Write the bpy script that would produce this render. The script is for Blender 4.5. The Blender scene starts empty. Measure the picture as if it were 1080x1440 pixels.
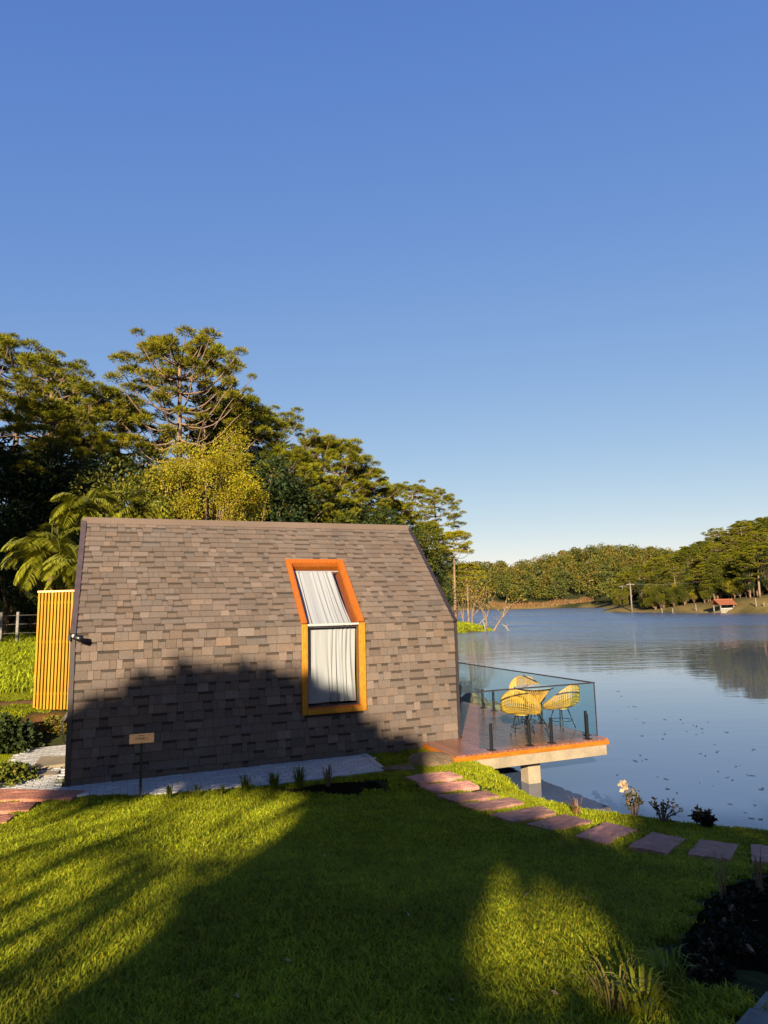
import bpy, math, random
import numpy as np
from mathutils import Vector, Matrix

# ------------------------------------------------------------------ camera
F, PIT, ROL, CH = 940.2, 0.1399, -0.0229, 2.6052        # focal length in photo pixels, pitch, roll, eye height
SUN_AZ, SUN_EL = math.radians(9.0), math.radians(17.0)  # heading the light travels to (clockwise from +Y), elevation
scene = bpy.context.scene
fw = np.array([0, math.cos(PIT), math.sin(PIT)]); up0 = np.array([0, -math.sin(PIT), math.cos(PIT)]); rt0 = np.array([1., 0, 0])
RT = math.cos(ROL)*rt0 + math.sin(ROL)*up0
UP = -math.sin(ROL)*rt0 + math.cos(ROL)*up0
cam = bpy.data.cameras.new('camera'); cam_o = bpy.data.objects.new('camera', cam)
scene.collection.objects.link(cam_o)
cam.sensor_fit = 'HORIZONTAL'; cam.sensor_width = 36; cam.lens = 36*F/1080
cam.clip_start = 0.05; cam.clip_end = 5000
cam_o.matrix_world = Matrix(((RT[0], UP[0], -fw[0], 0), (RT[1], UP[1], -fw[1], 0), (RT[2], UP[2], -fw[2], CH), (0, 0, 0, 1)))
scene.camera = cam_o
# ------------------------------------------------------------------ sky, sun, exposure
world = bpy.data.worlds.new('World'); scene.world = world; world.use_nodes = True
nt = world.node_tree; nt.nodes.clear()
wo = nt.nodes.new('ShaderNodeOutputWorld'); bg = nt.nodes.new('ShaderNodeBackground'); sky = nt.nodes.new('ShaderNodeTexSky')
sky.sky_type = 'NISHITA'; sky.sun_disc = False; sky.sun_elevation = SUN_EL; sky.sun_rotation = math.pi + SUN_AZ
sky.altitude = 900; sky.air_density = 1.0; sky.dust_density = 0.35; sky.ozone_density = 2.0
bg.inputs['Strength'].default_value = 0.051

sp = nt.nodes.new('ShaderNodeSeparateColor'); cb = nt.nodes.new('ShaderNodeCombineColor'); nt.links.new(sky.outputs[0], sp.inputs[0])
for i, (g, k) in enumerate(((.916, .754), (.685, .983), (.262, 2.331))):      # overall colour response of the sky: softer, paler towards the horizon
    pw = nt.nodes.new('ShaderNodeMath'); pw.operation = 'POWER'; pw.inputs[1].default_value = g; nt.links.new(sp.outputs[i], pw.inputs[0])
    ml = nt.nodes.new('ShaderNodeMath'); ml.operation = 'MULTIPLY'; ml.inputs[1].default_value = k; nt.links.new(pw.outputs[0], ml.inputs[0]); nt.links.new(ml.outputs[0], cb.inputs[i])
nt.links.new(cb.outputs[0], bg.inputs[0]); nt.links.new(bg.outputs[0], wo.inputs[0])
sl = bpy.data.lights.new('sun', 'SUN'); sl.energy = 5.0; sl.angle = math.radians(0.55); sl.color = (1.0, 0.83, 0.58)
sun = bpy.data.objects.new('sun', sl); scene.collection.objects.link(sun)
LD = np.array([math.sin(SUN_AZ)*math.cos(SUN_EL), math.cos(SUN_AZ)*math.cos(SUN_EL), -math.sin(SUN_EL)])
sun.rotation_euler = Vector(LD).to_track_quat('-Z', 'Y').to_euler(); sun.location = (-6, -40, 14)
scene.view_settings.view_transform = 'Standard'; scene.view_settings.look = 'None'
scene.view_settings.gamma = 1; scene.view_settings.use_curve_mapping = False
scene.view_settings.exposure = 2.0
# ------------------------------------------------------------------ pixel (photo, 1080x1440) -> direction, and the terrain it meets
def ray(px, py):
    d = fw*F + RT*(px-540) + UP*(720-py); return d/np.linalg.norm(d)
CAM = np.array([0, 0, CH])
def atz(px, py, z): d = ray(px, py); return CAM + d*(z-CH)/d[2]
def aty(px, py, y): d = ray(px, py); return CAM + d*y/d[1]
OX, OY, TH = -4.8559, 10.5696, .3787                      # cabin: front left corner and heading of its long side
UX, UY = math.cos(TH), math.sin(TH)
CL, CW, HW, HR = 6.613, 2.0851, 2.3, 4.3441               # cabin length, half width, wall height, ridge height
def hab(X, Y): return (X-OX)*UX + (Y-OY)*UY, -(X-OX)*UY + (Y-OY)*UX
def W(a, b, z): return np.array([OX + a*UX - b*UY, OY + a*UY + b*UX, z])
ZW = -0.62                                                # lake level
LAKE = np.array([(5.2,8.75),(3.9,9.35),(3.0,9.95),(2.2,10.95),(1.62,12.2),(1.7,14),(2.1,16),(3.3,18.0),(3.2,20),(1,22.5),(-2,29),(-3,45),(0,62),(5,72),(9.2,78),
  (12.6,80.5),(13.4,84),(11,90),(5,100),(4,140),(12,230),(38,372),(80,380),(112,372),(90,276),(68,214),(64,203),(66,195),(70,170),(78,138),(100,122),(160,108),(320,100),
  (330,-40),(120,-60),(40,-30),(22,-8),(15,2),(11,6.4),(8,7.6)], float)
def lake_sd(X, Y):
    X = np.asarray(X, float); Y = np.asarray(Y, float)
    d2 = np.full(X.shape, 1e18); ins = np.zeros(X.shape, bool)
    A = LAKE; B = np.roll(LAKE, -1, 0)
    for (x0, y0), (x1, y1) in zip(A, B):
        ex, ey = x1-x0, y1-y0
        t = np.clip(((X-x0)*ex + (Y-y0)*ey)/(ex*ex+ey*ey), 0, 1)
        d2 = np.minimum(d2, (X-x0-t*ex)**2 + (Y-y0-t*ey)**2)
        c = ((y0 > Y) != (y1 > Y)) & (X < (x1-x0)*(Y-y0)/(y1-y0+1e-12) + x0)
        ins ^= c
    d = np.sqrt(d2); return np.where(ins, -d, d)
def sstep(t): t = np.clip(t, 0, 1); return t*t*(3-2*t)
def gauss(X, Y, cx, cy, sx, sy): return np.exp(-((X-cx)/sx)**2 - ((Y-cy)/sy)**2)
def zground(X, Y):
    X = np.asarray(X, float); Y = np.asarray(Y, float)
    a, b = hab(X, Y); sd = lake_sd(X, Y)
    front = np.interp(-b, [1.45, 1.9, 11.6, 20, 60], [0, .02, 1.05, 1.6, 3.0])
    back = np.interp(b, [3.4, 4.4, 5.6, 15, 26, 50, 100, 200], [0, .3, .6, 1.0, 1.35, 2.8, 5, 8])
    left = 0.10*np.maximum(0, -a-1.9)*sstep((b+1)/2)*np.clip(1-(b-4)/20, 0, 1)
    back = back*np.where((X > -60), 1, 1)*(1-sstep((Y-110)/80)*sstep((X+10)/20))
    land = front + back + np.minimum(left, 1.2)
    hills = 9*gauss(X, Y, 150, 215, 75, 50) + 27*gauss(X, Y, 165, 480, 75, 85) + 9*gauss(X, Y, 70, 520, 80, 90) + 10*gauss(X, Y, 260, 260, 120, 120) + 17*gauss(X, Y, 10, 470, 55, 90)
    land = land + hills*sstep(sd/40) + 1.3*sstep(sd/12)*sstep((Y-100)/20)
    near = Y < 40
    w2 = np.where(near, 7.0, np.where((Y < 130) & (X > -30), 40.0, 9.0))
    t = np.clip(sd/w2, 0, 1); s2 = 1-(1-t)**2
    pa = np.maximum(np.maximum(-2.2-a, a-6.35), 0); pb = np.maximum(np.maximum(-1.6-b, b-4.6), 0)
    pad = 1 - sstep(np.sqrt(pa**2+pb**2)/1.3)
    pad = pad*sstep((sd+.25)/.6)
    s2 = np.maximum(s2, pad)
    s1 = sstep((sd+.05)/np.where(near, .55, 2.5))
    z = ZW + .33*s1 + (land-ZW-.33)*s2
    wet = np.clip(-sd/4, 0, 1)
    und = 0.035*np.sin(X*1.7+.6*Y)*np.sin(Y*1.3-.4*X)*sstep((-b-1.8)/2)*sstep(sd/1.5)*(Y < 30)
    return np.where(sd > 0, z + und, ZW - .05 - 1.6*wet)
def zg(x, y): return float(zground(np.array([x]), np.array([y]))[0])
def hit(px, py):                                          # where the ray through a pixel meets the terrain
    d = ray(px, py); ts = np.concatenate([np.arange(1.5, 40, .04), np.arange(40, 600, .5)])
    P = CAM[None] + ts[:, None]*d[None]
    h = P[:, 2] - zground(P[:, 0], P[:, 1])
    k = np.where(h < 0)[0]
    if len(k) == 0: return P[-1]
    k = k[0]; k = max(k, 1); f = h[k-1]/(h[k-1]-h[k]); return P[k-1] + (P[k]-P[k-1])*f
# ------------------------------------------------------------------ helpers: materials
COL = scene.collection
def mat(name, base, rough=.8, attr=False, noise=None, bump=None, spec=.3, metal=0., trans=0., stretch=None, coat=0., coords='Object', sheen=0.):
    if max(base) < .86 or attr: base = tuple(.33*c for c in base)      # surfaces are darker than they look at this exposure
    m = bpy.data.materials.new(name); m.use_nodes = True; t = m.node_tree; N = t.nodes; L = t.links
    p = N['Principled BSDF']; p.inputs['Roughness'].default_value = rough; p.inputs['Metallic'].default_value = metal
    p.inputs['Specular IOR Level'].default_value = spec; p.inputs['Coat Weight'].default_value = coat
    src = None
    if attr:
        at = N.new('ShaderNodeAttribute'); at.attribute_name = 'Col'
        mx = N.new('ShaderNodeMix'); mx.data_type = 'RGBA'; mx.blend_type = 'MULTIPLY'; mx.inputs[0].default_value = 1
        mx.inputs[6].default_value = (*base, 1); L.new(at.outputs['Color'], mx.inputs[7]); src = mx.outputs[2]
    tc = N.new('ShaderNodeTexCoord'); mp = N.new('ShaderNodeMapping'); L.new(N.new('ShaderNodeNewGeometry').outputs['Position'] if coords == 'World' else tc.outputs[coords], mp.inputs[0])
    if stretch: mp.inputs['Scale'].default_value = stretch
    for sc, amt in (noise or []):
        nz = N.new('ShaderNodeTexNoise'); nz.inputs['Scale'].default_value = sc; nz.inputs['Detail'].default_value = 6
        L.new(mp.outputs[0], nz.inputs['Vector'])
        r = N.new('ShaderNodeMapRange'); r.inputs[1].default_value = .25; r.inputs[2].default_value = .75
        r.inputs[3].default_value = 1-amt; r.inputs[4].default_value = 1+amt; L.new(nz.outputs['Fac'], r.inputs[0])
        mx = N.new('ShaderNodeMix'); mx.data_type = 'RGBA'; mx.blend_type = 'MULTIPLY'; mx.inputs[0].default_value = 1
        if src is None: mx.inputs[6].default_value = (*base, 1)
        else: L.new(src, mx.inputs[6])
        L.new(r.outputs[0], mx.inputs[7]); src = mx.outputs[2]
    if src is None: p.inputs['Base Color'].default_value = (*base, 1)
    else: L.new(src, p.inputs['Base Color'])
    if bump:
        nz = N.new('ShaderNodeTexNoise'); nz.inputs['Scale'].default_value = bump[0]; nz.inputs['Detail'].default_value = 5
        L.new(mp.outputs[0], nz.inputs['Vector'])
        b = N.new('ShaderNodeBump'); b.inputs['Strength'].default_value = bump[1]; b.inputs['Distance'].default_value = bump[2] if len(bump) > 2 else .01
        L.new(nz.outputs['Fac'], b.inputs['Height']); L.new(b.outputs[0], p.inputs['Normal'])
    if trans:
        tr = N.new('ShaderNodeBsdfTranslucent'); ms = N.new('ShaderNodeMixShader'); ms.inputs[0].default_value = trans
        if src is None: tr.inputs[0].default_value = (*base, 1)
        else: L.new(src, tr.inputs[0])
        L.new(p.outputs[0], ms.inputs[1]); L.new(tr.outputs[0], ms.inputs[2]); L.new(ms.outputs[0], N['Material Output'].inputs[0])
    return m
def glass_mat(name, tint, refl=.035):
    m = bpy.data.materials.new(name); m.use_nodes = True; t = m.node_tree; N = t.nodes; L = t.links; N.remove(N['Principled BSDF'])
    tr = N.new('ShaderNodeBsdfTransparent'); tr.inputs[0].default_value = (*tint, 1)
    gl = N.new('ShaderNodeBsdfGlossy'); gl.inputs['Roughness'].default_value = .02
    lw = N.new('ShaderNodeLayerWeight'); lw.inputs[0].default_value = .5; pw_ = N.new('ShaderNodeMath'); pw_.operation = 'POWER'; pw_.inputs[1].default_value = 4; L.new(lw.outputs['Facing'], pw_.inputs[0])
    fr = N.new('ShaderNodeMath'); fr.operation = 'MULTIPLY_ADD'; fr.inputs[1].default_value = .75; fr.inputs[2].default_value = refl; L.new(pw_.outputs[0], fr.inputs[0])
    ms = N.new('ShaderNodeMixShader'); L.new(fr.outputs[0], ms.inputs[0]); L.new(tr.outputs[0], ms.inputs[1]); L.new(gl.outputs[0], ms.inputs[2])
    L.new(ms.outputs[0], N['Material Output'].inputs[0]); return m
M = {}
M['shingle'] = mat('asphalt_shingle', (.240, .184, .155), .95, True, [(.9, .12), (60, .25), (400, .35)], (500, .6, .003), spec=.15)
M['under'] = mat('roofing_felt', (.05, .045, .045), .95, noise=[(20, .3)])
M['trim'] = mat('dark_trim_metal', (.045, .032, .038), .45, noise=[(6, .25)], spec=.5)
M['trim_rake'] = mat('mauve_rake_metal', (.11, .075, .085), .5, noise=[(6, .25)], spec=.5)
M['wood_f'] = mat('oiled_window_wood', (.76, .31, .012), .45, noise=[(9, .4), (60, .25)], bump=(40, .3, .004), spec=.25, stretch=(6, 6, 1))
M['wood_r'] = mat('reddish_window_wood', (.66, .17, .014), .45, noise=[(9, .4), (60, .25)], bump=(40, .3, .004), spec=.25, stretch=(6, 6, 1))
M['slat'] = mat('varnished_slat_wood', (.82, .37, .008), .45, True, [(5, .25), (40, .15)], (30, .2, .004), spec=.2, stretch=(8, 8, .6))
M['plank'] = mat('deck_wood', (.42, .18, .115), .24, True, [(4, .25), (60, .2)], (50, .25, .004), spec=.6, stretch=(8, 1, 8))
M['fascia'] = mat('deck_edge_wood', (.74, .22, .018), .45, noise=[(5, .3), (40, .2)], bump=(40, .3, .004), spec=.2, stretch=(1, 8, 8))
M['concrete'] = mat('concrete', (.52, .42, .29), .9, noise=[(3, .25), (30, .15)], bump=(60, .3, .006))
M['found'] = mat('dark_foundation', (.06, .055, .05), .95, noise=[(5, .3)])
M['black'] = mat('black_metal', (.012, .012, .013), .4, spec=.5)
M['white'] = mat('white_paint', (.75, .73, .7), .5, noise=[(20, .06)])
M['glass'] = glass_mat('railing_glass', (.88, .955, .955))
M['pane'] = glass_mat('window_glass', (.93, .95, .96), .04)
M['curtain'] = mat('curtain_cloth', (.84, .81, .82), .9, noise=[(200, .06)], trans=.1, bump=(300, .2, .001))
M['rattan'] = mat('yellow_rattan', (1.35, .70, .085), .55, True, [(60, .2)], spec=.4)
M['tabletop'] = mat('pale_glass_top', (.62, .66, .68), .08, spec=.8)
M['paver'] = mat('grey_paver', (.85, .84, .83), .9, True, [(25, .2), (200, .15)], (150, .4, .004))
M['paver_dark'] = mat('dark_paver', (.40, .40, .36), .95, True, [(12, .35), (120, .2)], (150, .4, .004), spec=.15)  # darker, slightly greener version of the grey paver
M['joint'] = mat('joint_sand', (.19, .165, .135), 1, noise=[(40, .3)])
M['redstone'] = mat('red_sandstone', (.80, .39, .30), .85, True, [(7, .3), (60, .25)], (35, .7, .02), spec=.25)
M['rock'] = mat('grey_brown_rock', (.25, .2, .15), .9, True, [(4, .35), (40, .25)], (18, .8, .03), spec=.2)
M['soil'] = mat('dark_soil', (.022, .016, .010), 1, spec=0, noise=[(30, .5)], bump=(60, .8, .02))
M['ground'] = mat('ground_cover', (1, 1, 1), 1, True, [(.8, .25), (14, .35)], (30, .6, .03), spec=.1)
M['grass'] = mat('grass_blade', (.48, .56, .02), .55, True, [(.45, .3), (2.2, .3), (9, .3)], spec=.14, trans=.3, coords='World')
M['leaf'] = mat('leaf', (1, 1, 1), .6, True, spec=.12, trans=.22)
M['needle'] = mat('araucaria_needle', (1, 1, 1), .65, True, spec=.08, trans=.04)
M['bark'] = mat('bark', (.40, .27, .18), .95, True, [(3, .35)], (6, .8, .08), spec=.1, stretch=(1, 1, .35))
M['palm'] = mat('palm_leaflet', (.42, .44, .03), .45, True, spec=.2, trans=.2)
M['board'] = mat('sign_board_wood', (.87, .42, .16), .6, noise=[(8, .2), (60, .15)], stretch=(1, 8, 8))
M['ink'] = mat('burnt_lettering', (.09, .04, .02), .9)
M['petal'] = mat('cream_petal', (.85, .62, .36), .6, trans=.2)
M['rooft'] = mat('terracotta', (.42, .13, .06), .9, noise=[(3, .25)])
M['grey'] = mat('weathered_post', (.34, .32, .29), .9, noise=[(6, .25)])
M['hose'] = mat('pale_cable', (.55, .52, .48), .5)
# lake: dark murky water, mirror-like with wind ripples that grow away from the sheltered near shore
m = bpy.data.materials.new('lake_water'); m.use_nodes = True; t = m.node_tree; N = t.nodes; L = t.links; p = N['Principled BSDF']
p.inputs['Base Color'].default_value = (.04, .062, .125, 1); p.inputs['Roughness'].default_value = .035; p.inputs['IOR'].default_value = 1.6
tc = N.new('ShaderNodeTexCoord'); hs = []
for sc, st, rot in (((1.1, 2.6, 1), 1.0, .3), ((.25, .6, 1), 2.2, -.15), ((5, 9, 1), .14, .5)):
    mp = N.new('ShaderNodeMapping'); mp.inputs['Scale'].default_value = sc; mp.inputs['Rotation'].default_value = (0, 0, rot)
    L.new(tc.outputs['Object'], mp.inputs[0])
    nz = N.new('ShaderNodeTexNoise'); nz.inputs['Scale'].default_value = 1; nz.inputs['Detail'].default_value = 3; L.new(mp.outputs[0], nz.inputs['Vector'])
    ml = N.new('ShaderNodeMath'); ml.operation = 'MULTIPLY'; ml.inputs[1].default_value = st; L.new(nz.outputs['Fac'], ml.inputs[0]); hs.append(ml.outputs[0])
a1 = N.new('ShaderNodeMath'); L.new(hs[0], a1.inputs[0]); L.new(hs[1], a1.inputs[1]); a2 = N.new('ShaderNodeMath'); L.new(a1.outputs[0], a2.inputs[0]); L.new(hs[2], a2.inputs[1])
wp = N.new('ShaderNodeMapping'); wp.inputs['Scale'].default_value = (.012, .05, 1); L.new(tc.outputs['Object'], wp.inputs[0])
wn = N.new('ShaderNodeTexNoise'); wn.inputs['Detail'].default_value = 2; wn.inputs['Scale'].default_value = 1; L.new(wp.outputs[0], wn.inputs['Vector'])
wr = N.new('ShaderNodeMapRange'); wr.inputs[1].default_value = .35; wr.inputs[2].default_value = .65; wr.inputs[3].default_value = .35; wr.inputs[4].default_value = 1.0; L.new(wn.outputs['Fac'], wr.inputs[0])
sx_ = N.new('ShaderNodeSeparateXYZ'); L.new(tc.outputs['Object'], sx_.inputs[0]); wy = N.new('ShaderNodeMapRange'); wy.inputs[1].default_value = 28; wy.inputs[2].default_value = 95; wy.inputs[3].default_value = .018; wy.inputs[4].default_value = 1.0; wy.interpolation_type = 'SMOOTHSTEP'; L.new(sx_.outputs['Y'], wy.inputs[0])
wm_ = N.new('ShaderNodeMath'); wm_.operation = 'MULTIPLY'; L.new(wr.outputs[0], wm_.inputs[0]); L.new(wy.outputs[0], wm_.inputs[1])
bp = N.new('ShaderNodeBump'); bp.inputs['Distance'].default_value = .16; L.new(wm_.outputs[0], bp.inputs['Strength']); L.new(a2.outputs[0], bp.inputs['Height']); L.new(bp.outputs[0], p.inputs['Normal'])
rg = N.new('ShaderNodeMapRange'); rg.inputs[1].default_value = .05; rg.inputs[2].default_value = .8; rg.inputs[3].default_value = .015; rg.inputs[4].default_value = .30; L.new(wm_.outputs[0], rg.inputs[0]); L.new(rg.outputs[0], p.inputs['Roughness'])
M['lake'] = m
# ------------------------------------------------------------------ helpers: meshes
def mesh_np(name, V, faces, col=None, dom='FACE', smooth=False):
    """V: (n,3); faces: list of index arrays (k,3)/(k,4) ; col: per face or per vertex rgb"""
    me = bpy.data.meshes.new(name)
    fs = [np.asarray(f, np.int32) for f in (faces if isinstance(faces, list) else [faces]) if len(f)]
    V = np.asarray(V, np.float32)
    me.vertices.add(len(V)); me.vertices.foreach_set('co', V.ravel())
    tot = np.concatenate([np.full(len(f), f.shape[1], np.int32) for f in fs]); idx = np.concatenate([f.ravel() for f in fs])
    me.loops.add(len(idx)); me.loops.foreach_set('vertex_index', idx)
    me.polygons.add(len(tot)); me.polygons.foreach_set('loop_start', np.concatenate([[0], np.cumsum(tot)[:-1]]).astype(np.int32))
    if smooth: me.polygons.foreach_set('use_smooth', np.ones(len(tot), bool))
    me.update(calc_edges=True)
    if col is not None:
        c = np.ones((len(col), 4), np.float32); c[:, :3] = col
        at = me.attributes.new('Col', 'FLOAT_COLOR', dom); at.data.foreach_set('color', c.ravel())
    me.validate(); return me
class MB:
    def __init__(s): s.v = []; s.f = []; s.c = []
    def add(s, V, Fs, c=(1, 1, 1)):
        k = len(s.v); s.v += [tuple(p) for p in V]
        for f in Fs: s.f.append(tuple(i+k for i in f)); s.c.append(c)
    def hexa(s, P, c=(1, 1, 1)):   # 8 points: bottom 4 (ccw from above), top 4
        s.add(P, [(3, 2, 1, 0), (4, 5, 6, 7), (0, 1, 5, 4), (1, 2, 6, 5), (2, 3, 7, 6), (3, 0, 4, 7)], c)
    def box(s, x0, x1, y0, y1, z0, z1, c=(1, 1, 1)):
        s.hexa([(x0, y0, z0), (x1, y0, z0), (x1, y1, z0), (x0, y1, z0), (x0, y0, z1), (x1, y0, z1), (x1, y1, z1), (x0, y1, z1)], c)
    def tube(s, pts, rad, n=6, c=(1, 1, 1), cap=True):
        pts = [np.array(p, float) for p in pts]; rad = [rad]*len(pts) if np.isscalar(rad) else rad
        V = []; prev = None
        for i, p in enumerate(pts):
            d = pts[min(i+1, len(pts)-1)] - pts[max(i-1, 0)]; d = d/(np.linalg.norm(d)+1e-9)
            if prev is None:
                a = np.array([0, 0, 1.]) if abs(d[2]) < .9 else np.array([1., 0, 0])
            else: a = prev
            e = a - d*(a@d); e = e/(np.linalg.norm(e)+1e-9); g = np.cross(d, e); prev = e
            for k in range(n):
                t = 2*math.pi*k/n; V.append(p + rad[i]*(math.cos(t)*e + math.sin(t)*g))
        Fs = [(i*n+k, i*n+(k+1) % n, (i+1)*n+(k+1) % n, (i+1)*n+k) for i in range(len(pts)-1) for k in range(n)]
        if cap: Fs += [tuple(range(n-1, -1, -1)), tuple((len(pts)-1)*n+k for k in range(n))]
        s.add(V, Fs, c)
    def disc(s, cx, cy, z0, z1, r, n=20, c=(1, 1, 1), r1=None):
        r1 = r if r1 is None else r1
        V = [(cx+r*math.cos(2*math.pi*k/n), cy+r*math.sin(2*math.pi*k/n), z0) for k in range(n)] + [(cx+r1*math.cos(2*math.pi*k/n), cy+r1*math.sin(2*math.pi*k/n), z1) for k in range(n)]
        s.add(V, [(k, (k+1) % n, n+(k+1) % n, n+k) for k in range(n)] + [tuple(range(n-1, -1, -1)), tuple(range(n, 2*n))], c)
    def mesh(s, name, smooth=False):
        me = bpy.data.meshes.new(name); me.from_pydata([tuple(map(float, p)) for p in s.v], [], s.f)
        at = me.attributes.new('Col', 'FLOAT_COLOR', 'FACE')
        at.data.foreach_set('color', np.array([(*c, 1) for c in s.c], np.float32).ravel())
        if smooth: me.polygons.foreach_set('use_smooth', np.ones(len(me.polygons), bool))
        me.update(); return me
def link(name, me, m=None, parent=None, loc=None, rotz=0):
    if m is not None and len(me.materials) == 0: me.materials.append(M[m] if isinstance(m, str) else m)
    ob = bpy.data.objects.new(name, me); COL.objects.link(ob); ob.parent = parent
    if loc is not None: ob.location = tuple(map(float, loc))
    if rotz: ob.rotation_euler = (0, 0, rotz)
    return ob
def part(name, mb, m, parent, smooth=False): return link(name, mb.mesh(name, smooth), m, parent)
def bevel(ob, w, seg=2):
    b = ob.modifiers.new('bevel', 'BEVEL'); b.width = w; b.segments = seg; b.limit_method = 'ANGLE'; return ob
def tag(ob, label, cat, group=None, kind=None):
    if label: ob['label'] = label
    if cat: ob['category'] = cat
    if group: ob['group'] = group
    if kind: ob['kind'] = kind
    return ob
def thing(name, label, cat, loc=(0, 0, 0), rotz=0, group=None):
    ob = bpy.data.objects.new(name, None); COL.objects.link(ob); ob.location = tuple(map(float, loc)); ob.rotation_euler = (0, 0, rotz)
    ob.empty_display_size = .2
    return tag(ob, label, cat, group)
def structure(ob): ob['kind'] = 'structure'; return ob
def dup(root, name, label, cat, group, loc, rotz, scale=1.0):
    r = root.copy(); COL.objects.link(r); r.name = name; r.location = tuple(map(float, loc)); r.rotation_euler = (0, 0, rotz)
    r.scale = (scale,)*3 if np.isscalar(scale) else scale
    for k in ('label', 'category', 'group'):
        if k in r: del r[k]
    tag(r, label, cat, group)
    for ch in list(root.children):
        c = ch.copy(); COL.objects.link(c); c.parent = r
        for g in list(ch.children):
            d = g.copy(); COL.objects.link(d); d.parent = c
    return r
def in_poly(x, y, P):
    ins = False; j = len(P)-1
    for i in range(len(P)):
        if (P[i][1] > y) != (P[j][1] > y) and x < (P[j][0]-P[i][0])*(y-P[i][1])/(P[j][1]-P[i][1]) + P[i][0]: ins = not ins
        j = i
    return ins

# ------------------------------------------------------------------ ground and lake
def grow(start, end, d0, f):
    out = [start]; d = d0
    while out[-1] < end: out.append(out[-1]+d); d = min(d*f, 9)
    return out
xs = np.array(sorted(set([-x for x in grow(9.2, 420, .25, 1.09)] + list(np.arange(-9, 9.01, .2)) + grow(9.2, 420, .25, 1.09))))
ys = np.array(sorted(set([-y for y in grow(1.2, 160, .3, 1.15)] + list(np.arange(-1, 21.01, .2)) + grow(21.2, 760, .25, 1.05))))
GX, GY = np.meshgrid(xs, ys); GZ = zground(GX, GY)
sdg = lake_sd(GX, GY); ga, gb = hab(GX, GY)
gc = np.zeros(GX.shape+(3,)); gc[:] = (.055, .062, .014)
far = (GY > 100); gc[far] = (.05, .06, .018)
tan = sstep((7-sdg)/4)*(GY > 110)*(sdg > -2)
gc = gc*(1-tan[..., None]) + np.array((.40, .29, .10))*tan[..., None]
pen = sstep((6-np.hypot(GX-11, GY-82))/2); gc = gc*(1-pen[..., None]) + np.array((.20, .19, .02))*pen[..., None]
path = sstep(1-np.abs(gb-(6.05+.06*(ga+1)))/.45)*sstep((-.55-ga)/.2)*(ga > -9); gc = gc*(1-path[..., None]) + np.array((.36, .17, .07))*path[..., None]
bare = sstep(1-np.hypot((ga+.75)/.75, (gb-4.75)/.55)); gc = gc*(1-.8*bare[..., None]) + np.array((.40, .17, .05))*.8*bare[..., None]
nx, ny = len(xs), len(ys)
ii = np.arange(nx*ny).reshape(ny, nx); FQ = np.stack([ii[:-1, :-1], ii[:-1, 1:], ii[1:, 1:], ii[1:, :-1]], -1).reshape(-1, 4)
GV = np.stack([GX, GY, GZ], -1).reshape(-1, 3)
structure(link('ground', mesh_np('ground', GV, FQ, gc.reshape(-1, 3), 'POINT', True), 'ground'))
wm = MB(); wm.add([(-8, -70, 0), (335, -70, 0), (335, 390, 0), (-8, 390, 0)], [(0, 1, 2, 3)])
structure(link('lake', wm.mesh('lake'), 'lake', None, (0, 0, ZW)))
# ------------------------------------------------------------------ cabin (local frame: x along the long side, y into the house)
rng = np.random.default_rng(7); random.seed(7)
cabin = thing('cabin', 'small steep-roofed cabin clad in brown-grey asphalt shingles beside the lake', 'cabin', (OX, OY, 0), TH)
SL = (HR-HW)/CW; RL = math.hypot(HR-HW, CW); sn, cs = (HR-HW)/RL, CW/RL      # roof slope
def RF(a, s, h=0): return (a, s*cs - h*sn, HW + s*sn + h*cs)                  # point on the front roof plane, s up the slope, h proud
def RB(a, s, h=0): return (a, 2*CW - s*cs + h*sn, HW + s*sn + h*cs)
WA0, WA1, WZ0 = 3.70, 4.70, .86                                               # window opening
WS1 = 1.66                                                                    # opening length up the slope
T = .14
w = MB()
w.box(.02, WA0, 0, T, -.25, HW); w.box(WA1, CL-.02, 0, T, -.25, HW); w.box(WA0, WA1, 0, T, -.25, WZ0)
part('front_wall', w, 'under', cabin)
def roof_slab(mb, a0, a1, s0, s1, fn, t=T):
    mb.hexa([fn(a0, s0, -t), fn(a1, s0, -t), fn(a1, s1, -t), fn(a0, s1, -t), fn(a0, s0), fn(a1, s0), fn(a1, s1), fn(a0, s1)])
w = MB(); roof_slab(w, .02, WA0, 0, RL, RF); roof_slab(w, WA1, CL-.02, 0, RL, RF); roof_slab(w, WA0, WA1, WS1, RL, RF)
part('front_roof', w, 'under', cabin)
w = MB(); w.box(.02, CL-.02, 2*CW-T, 2*CW, -.25, HW); part('back_wall', w, 'under', cabin)
w = MB(); roof_slab(w, .02, CL-.02, 0, RL, RB); part('back_roof', w, 'shingle', cabin)
for a0, a1 in ((.03, .15), (CL-.15, CL-.03)):
    w = MB(); prof = [(T, -.25), (2*CW-T, -.25), (2*CW-T, HW-.02), (CW, HR-T*1.5), (T, HW-.02)]
    V = [(a0, y, z) for y, z in prof] + [(a1, y, z) for y, z in prof]
    w.add(V, [(4, 3, 2, 1, 0), (5, 6, 7, 8, 9)] + [(i, (i+1) % 5, 5+(i+1) % 5, 5+i) for i in range(5)]); part('gable_wall', w, 'under', cabin)
w = MB(); w.box(.15, CL-.15, T, 2*CW-T, -.05, 0.02); part('floor', w, 'found', cabin)
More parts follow.
